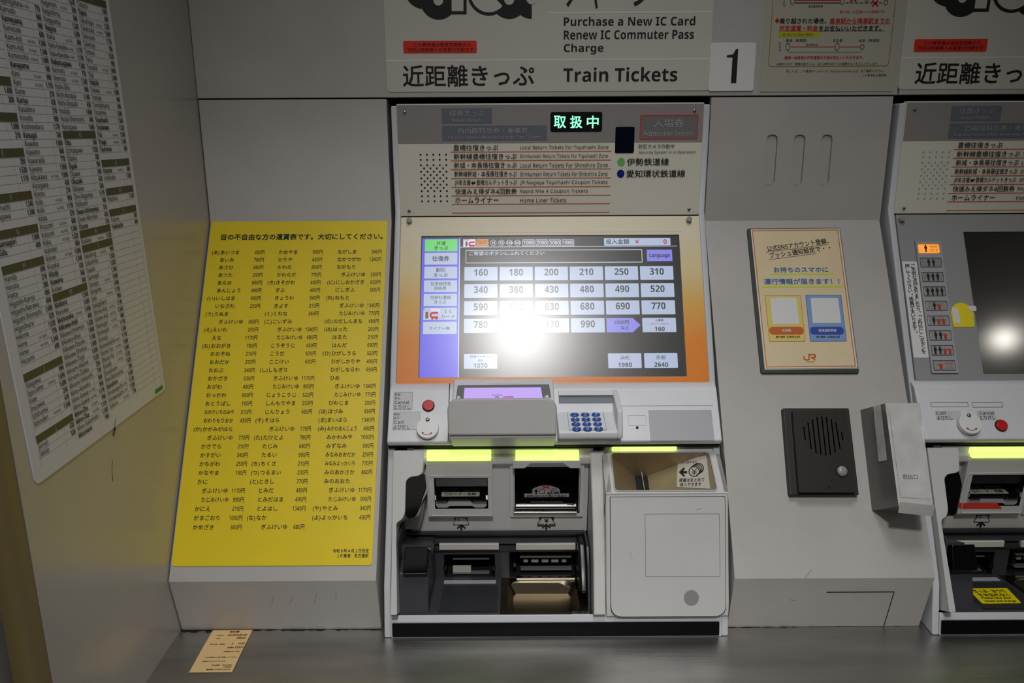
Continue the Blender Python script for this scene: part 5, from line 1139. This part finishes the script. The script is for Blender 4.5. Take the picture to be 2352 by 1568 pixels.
for r, (y, xa_, xb_) in enumerate(((948.6, 1319.8, 1368.8), (959.4, 1321.3, 1370.8), (970.2, 1323, 1373), (981.1, 1324.8, 1375.2))):
    for c in range(3):
        u, v = KP.uv(xa_+(xb_-xa_)*c/2, y-(c-1)*.2, .004); m = MB(); prism(m, KP, circ(u, v, .0068, 22, .0049), 0, .002); dome(m, KP, u, v, .0068, .002, .0014, 22, 4, .0049)
        kk = obj('key', m, M_blue, kt)
        TX.append(dict(par=kt, fr=KP, s='123456789*0#'[r*3+c], c=(u, v+.0004), W=.0040 if r*3+c else .0018, H=.0062 if r*3+c != 9 else .0045, mat=M_white, h=.0036, bold=.01, rot=0, dx=0, mode='fit'))
lower(t1); coin_block(t1)

# ============================================================ second machine
t2 = thing('ticket_machine', 'grey ticket machine with dark screen and passenger count buttons at right edge', 'ticket machine', (.9, 1.09, -.7440))
D2 = .8345
DX = D2
shell(t2); header(t2, M_plate)
vt, vb = MS.uv(1260, 498)[1], MS.uv(1260, 892)[1]
DX = 0
S0 = (MS.uv(2208, 533)[0]+MS.uv(2261, 859)[0])/2; S1 = XB+D2-.03; sT = MS.uv(2208, 533)[1]; sB = MS.uv(2261, 859)[1]
m = MB(); plateh(m, MS, rect(XA+.011+D2, vb, XB-.011+D2, vt, .001), [rect(S0, sB, S1, sT, .001)], -.008, .0015); obj('screen_bezel', m, M_bez2, t2)
m = MB(); prism(m, MS, rect(S0-.001, sB-.001, S1+.001, sT+.001), -.008, -.001); obj('touch_screen', m, M_scr2, t2)
u, v = MS.uv(2072, 503, .006); m = MB(); prism(m, MS, circ(u, v, .0046, 20), .001, .009, .001); obj('hinge_pin', m, M_knob, t2)
# column of passenger buttons
b0 = MS.uv(2131, 570.5, .004); b8 = MS.uv(2172, 839, .004); bw = (MS.uv(2158, 571)[0]-MS.uv(2103, 571)[0])/2; pitch = (b0[1]-b8[1])/8
ubc = (b0[0]+b8[0])/2
k = MS.uv(2151, 700)[0]-MS.uv(2150, 700)[0]
m = MB(); holes = [rect(ubc-bw+.002, b0[1]-i*pitch-.0085, ubc+bw-.002, b0[1]-i*pitch+.0085, .001) for i in range(9)]
plateh(m, MS, rect(ubc-bw-.001, b8[1]-.0125, ubc+bw+.001, b0[1]+.0125, .001), holes, .001, .0042); obj('button_frame', m, M_plate, t2)
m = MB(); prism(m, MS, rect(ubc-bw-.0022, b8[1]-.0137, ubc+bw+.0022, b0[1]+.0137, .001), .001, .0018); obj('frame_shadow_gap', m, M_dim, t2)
def adult(m, u, v, s, h):
    prism(m, MS, circ(u, v+.40*s, .10*s, 10), h-.0003, h); prism(m, MS, [(u-.17*s, v+.27*s), (u+.17*s, v+.27*s), (u+.17*s, v-.05*s), (u+.09*s, v-.07*s), (u+.09*s, v-.5*s), (u-.09*s, v-.5*s), (u-.09*s, v-.07*s), (u-.17*s, v-.05*s)], h-.0003, h)
def child(m, u, v, s, h):
    v -= .08*s; prism(m, MS, circ(u, v+.24*s, .10*s, 10), h-.0003, h); prism(m, MS, [(u-.11*s, v+.10*s), (u+.11*s, v+.10*s), (u+.30*s, v+.30*s), (u+.33*s, v+.22*s), (u+.12*s, v-.04*s), (u+.17*s, v-.42*s), (u+.04*s, v-.42*s), (u, v-.2*s), (u-.04*s, v-.42*s), (u-.17*s, v-.42*s), (u-.12*s, v-.04*s), (u-.33*s, v+.22*s), (u-.30*s, v+.30*s)], h-.0003, h)
for i, (na, nc) in enumerate(((1, 0), (2, 0), (3, 0), (4, 0), (1, 1), (1, 2), (2, 1), (2, 2), (0, 1))):
    v = b0[1]-i*pitch; m = MB(); prism(m, MS, rect(ubc-bw+.003, v-.0075, ubc+bw-.003, v+.0075, .0012), .001, .0046, .0006); bt_ = obj('passenger_button', m, M_adult if i == 0 else M_clear, t2)
    if i == 0: bt_['label'] = 'lit amber adult button'
    n_ = na+nc; xs = [ubc+(j-(n_-1)/2)*.0078 for j in range(n_)]
    if i in (0, 8): xs = [ubc-.006]
    ma, mc = MB(), MB(); s_ = .0128
    for j, u in enumerate(xs):
        if j < na: adult(ma, u, v, s_, .0052)
        else: child(mc, u, v, s_, .0052)
    if na: obj('adult_icon', ma, M_blk, bt_)
    if nc: obj('child_icon', mc, M_redb, bt_)
    if i in (0, 8):
        for s, dy, hh in (('Adult' if i == 0 else 'Child', .0035, .0042), ('おとな' if i == 0 else 'こども', -.003, .0052)):
            TX.append(dict(par=t2, fr=MS, s=s, c=(ubc+.0075, v+dy), W=.0125, H=hh, mat=M_blk if i == 0 else M_redb, h=.0050, bold=0, rot=0, dx=0, mode='fit'))
# upright instruction label
L0 = MS.uv(2070, 600.5, .002); L1 = MS.uv(2101, 821.5, .002); lw = MS.uv(2102, 600.5)[0]-L0[0]
lu = (L0[0]+L1[0])/2; m = MB(); prism(m, MS, rect(lu, L1[1], lu+lw, L0[1], .001), .001, .0022); lb = obj('instruction_label', m, M_white, t2)
for s, uc, vT, vE in (('ご不明な点がありましたら、「よびだし」ボタンを', lu+lw*.70, L0[1]-.008, L1[1]+.010), ('押してください。係員がまいります。', lu+lw*.30, L0[1]-.008, MS.uv(2100, 764)[1])):
    st = (vT-vE)/(len(s)-1); 
    for i, ch in enumerate(s):
        v = vT-i*st; rt = 0; sz = .0082
        if ch in '「」': rt = -math.pi/2
        du = .0025 if ch in '。、' else 0; dv = .003 if ch in '。、' else 0
        TC(lb, MS, ch, uc+du, v+dv, sz, M_blk, 'C', h=.0026, bold=.012, rot=rt)
# plain yellow and white corner sticker (its figure is left out)
u, v = MS.uv(2210, 722, .002); m = MB(); prism(m, MS, circ(u, v, .0185, 28, .0200), .0015, .0026); prism(m, MS, rect(u-.0175, v-.021, u+.0175, v+.0, .003), .0015, .00255); sk = obj('round_sticker', m, M_yel2, t2, label='plain yellow sticker with white panels')
m = MB(); p = MS.pts([(2186, 705), (2200, 708), (2207, 742), (2192, 741)], .003); prism(m, MS, rpoly(p, .001), .002, .0030); p = MS.pts([(2222, 702), (2242, 702), (2243, 714), (2228, 714)], .003); prism(m, MS, rpoly(p, .002), .0018, .0030); obj('sticker_panel', m, M_white, sk)
# console
DX = D2; CP2, c2 = console_body(t2, XA+.002, XB-.002); DX = 0
for px in ((2138, 923, 2224, 934), (2233, 923, 2303, 935)):
    m = MB(); ring(m, CP2, pxr(CP2, *px, .001, .0006), pxr(CP2, px[0]+.8, px[1]+.8, px[2]-.8, px[3]-.8, .001, .0006), -.0003, .0006); obj('label_outline', m, M_dim, t2)
for px in ((2149, 943, 2208, 964), (2245, 943, 2286.5, 964)):
    m = MB(); prism(m, CP2, pxr(CP2, *px, .001, .0004), -.0005, .0004); obj('label_sticker', m, M_labl, t2)
T(t2, CP2, 'Call', 2150, 2172, 948, 7, M_blk, .0008); T(t2, CP2, 'よびだし', 2152.5, 2188, 959, 9.5, M_blk, .0008); T(t2, CP2, 'Cancel', 2250, 2283, 948, 7, M_blk, .0008); T(t2, CP2, 'とりけし', 2251, 2286, 958.5, 9.5, M_blk, .0008)
call_disc(t2, CP2, 2229.5, 971, 0); push_button(t2, CP2, 2302.5, 975.6)
DX = D2; lower(t2, cs=.021); coin_block(t2); DX = 0
# stickers on the second machine
m = MB(); p = IF.pts([(2196, 1155), (2290, 1155), (2302, 1168), (2205, 1168)], .0145); prism(m, IF, p, .014, .0146); rs = obj('small_red_label', m, M_redst, t2)
zf = -.7105; RF = fr_yz((1.210, -.7245), (1.09, zf+.001))
m = MB(); p = rpoly(RF.pts([(2221, 1351), (2313, 1350), (2346, 1384), (2256, 1385)], .0014), .003); prism(m, RF, p, 0, .0014); ys = obj('yellow_reminder_sticker', m, M_yel2, t2)
T(t2, RF, 'きっぷ・おつり', 2236, 2308, 1357, 7, M_blk, .0018, bold=.016); T(t2, RF, 'をお忘れなく', 2247, 2318, 1365.5, 7, M_blk, .0018, bold=.016); T(t2, RF, 'Please take your', 2255, 2323, 1373, 5, M_blk, .0018, bold=.016); T(t2, RF, 'tickets and change', 2262, 2334, 1380, 5, M_blk, .0018, bold=.016)
DX = 0
flush_text()
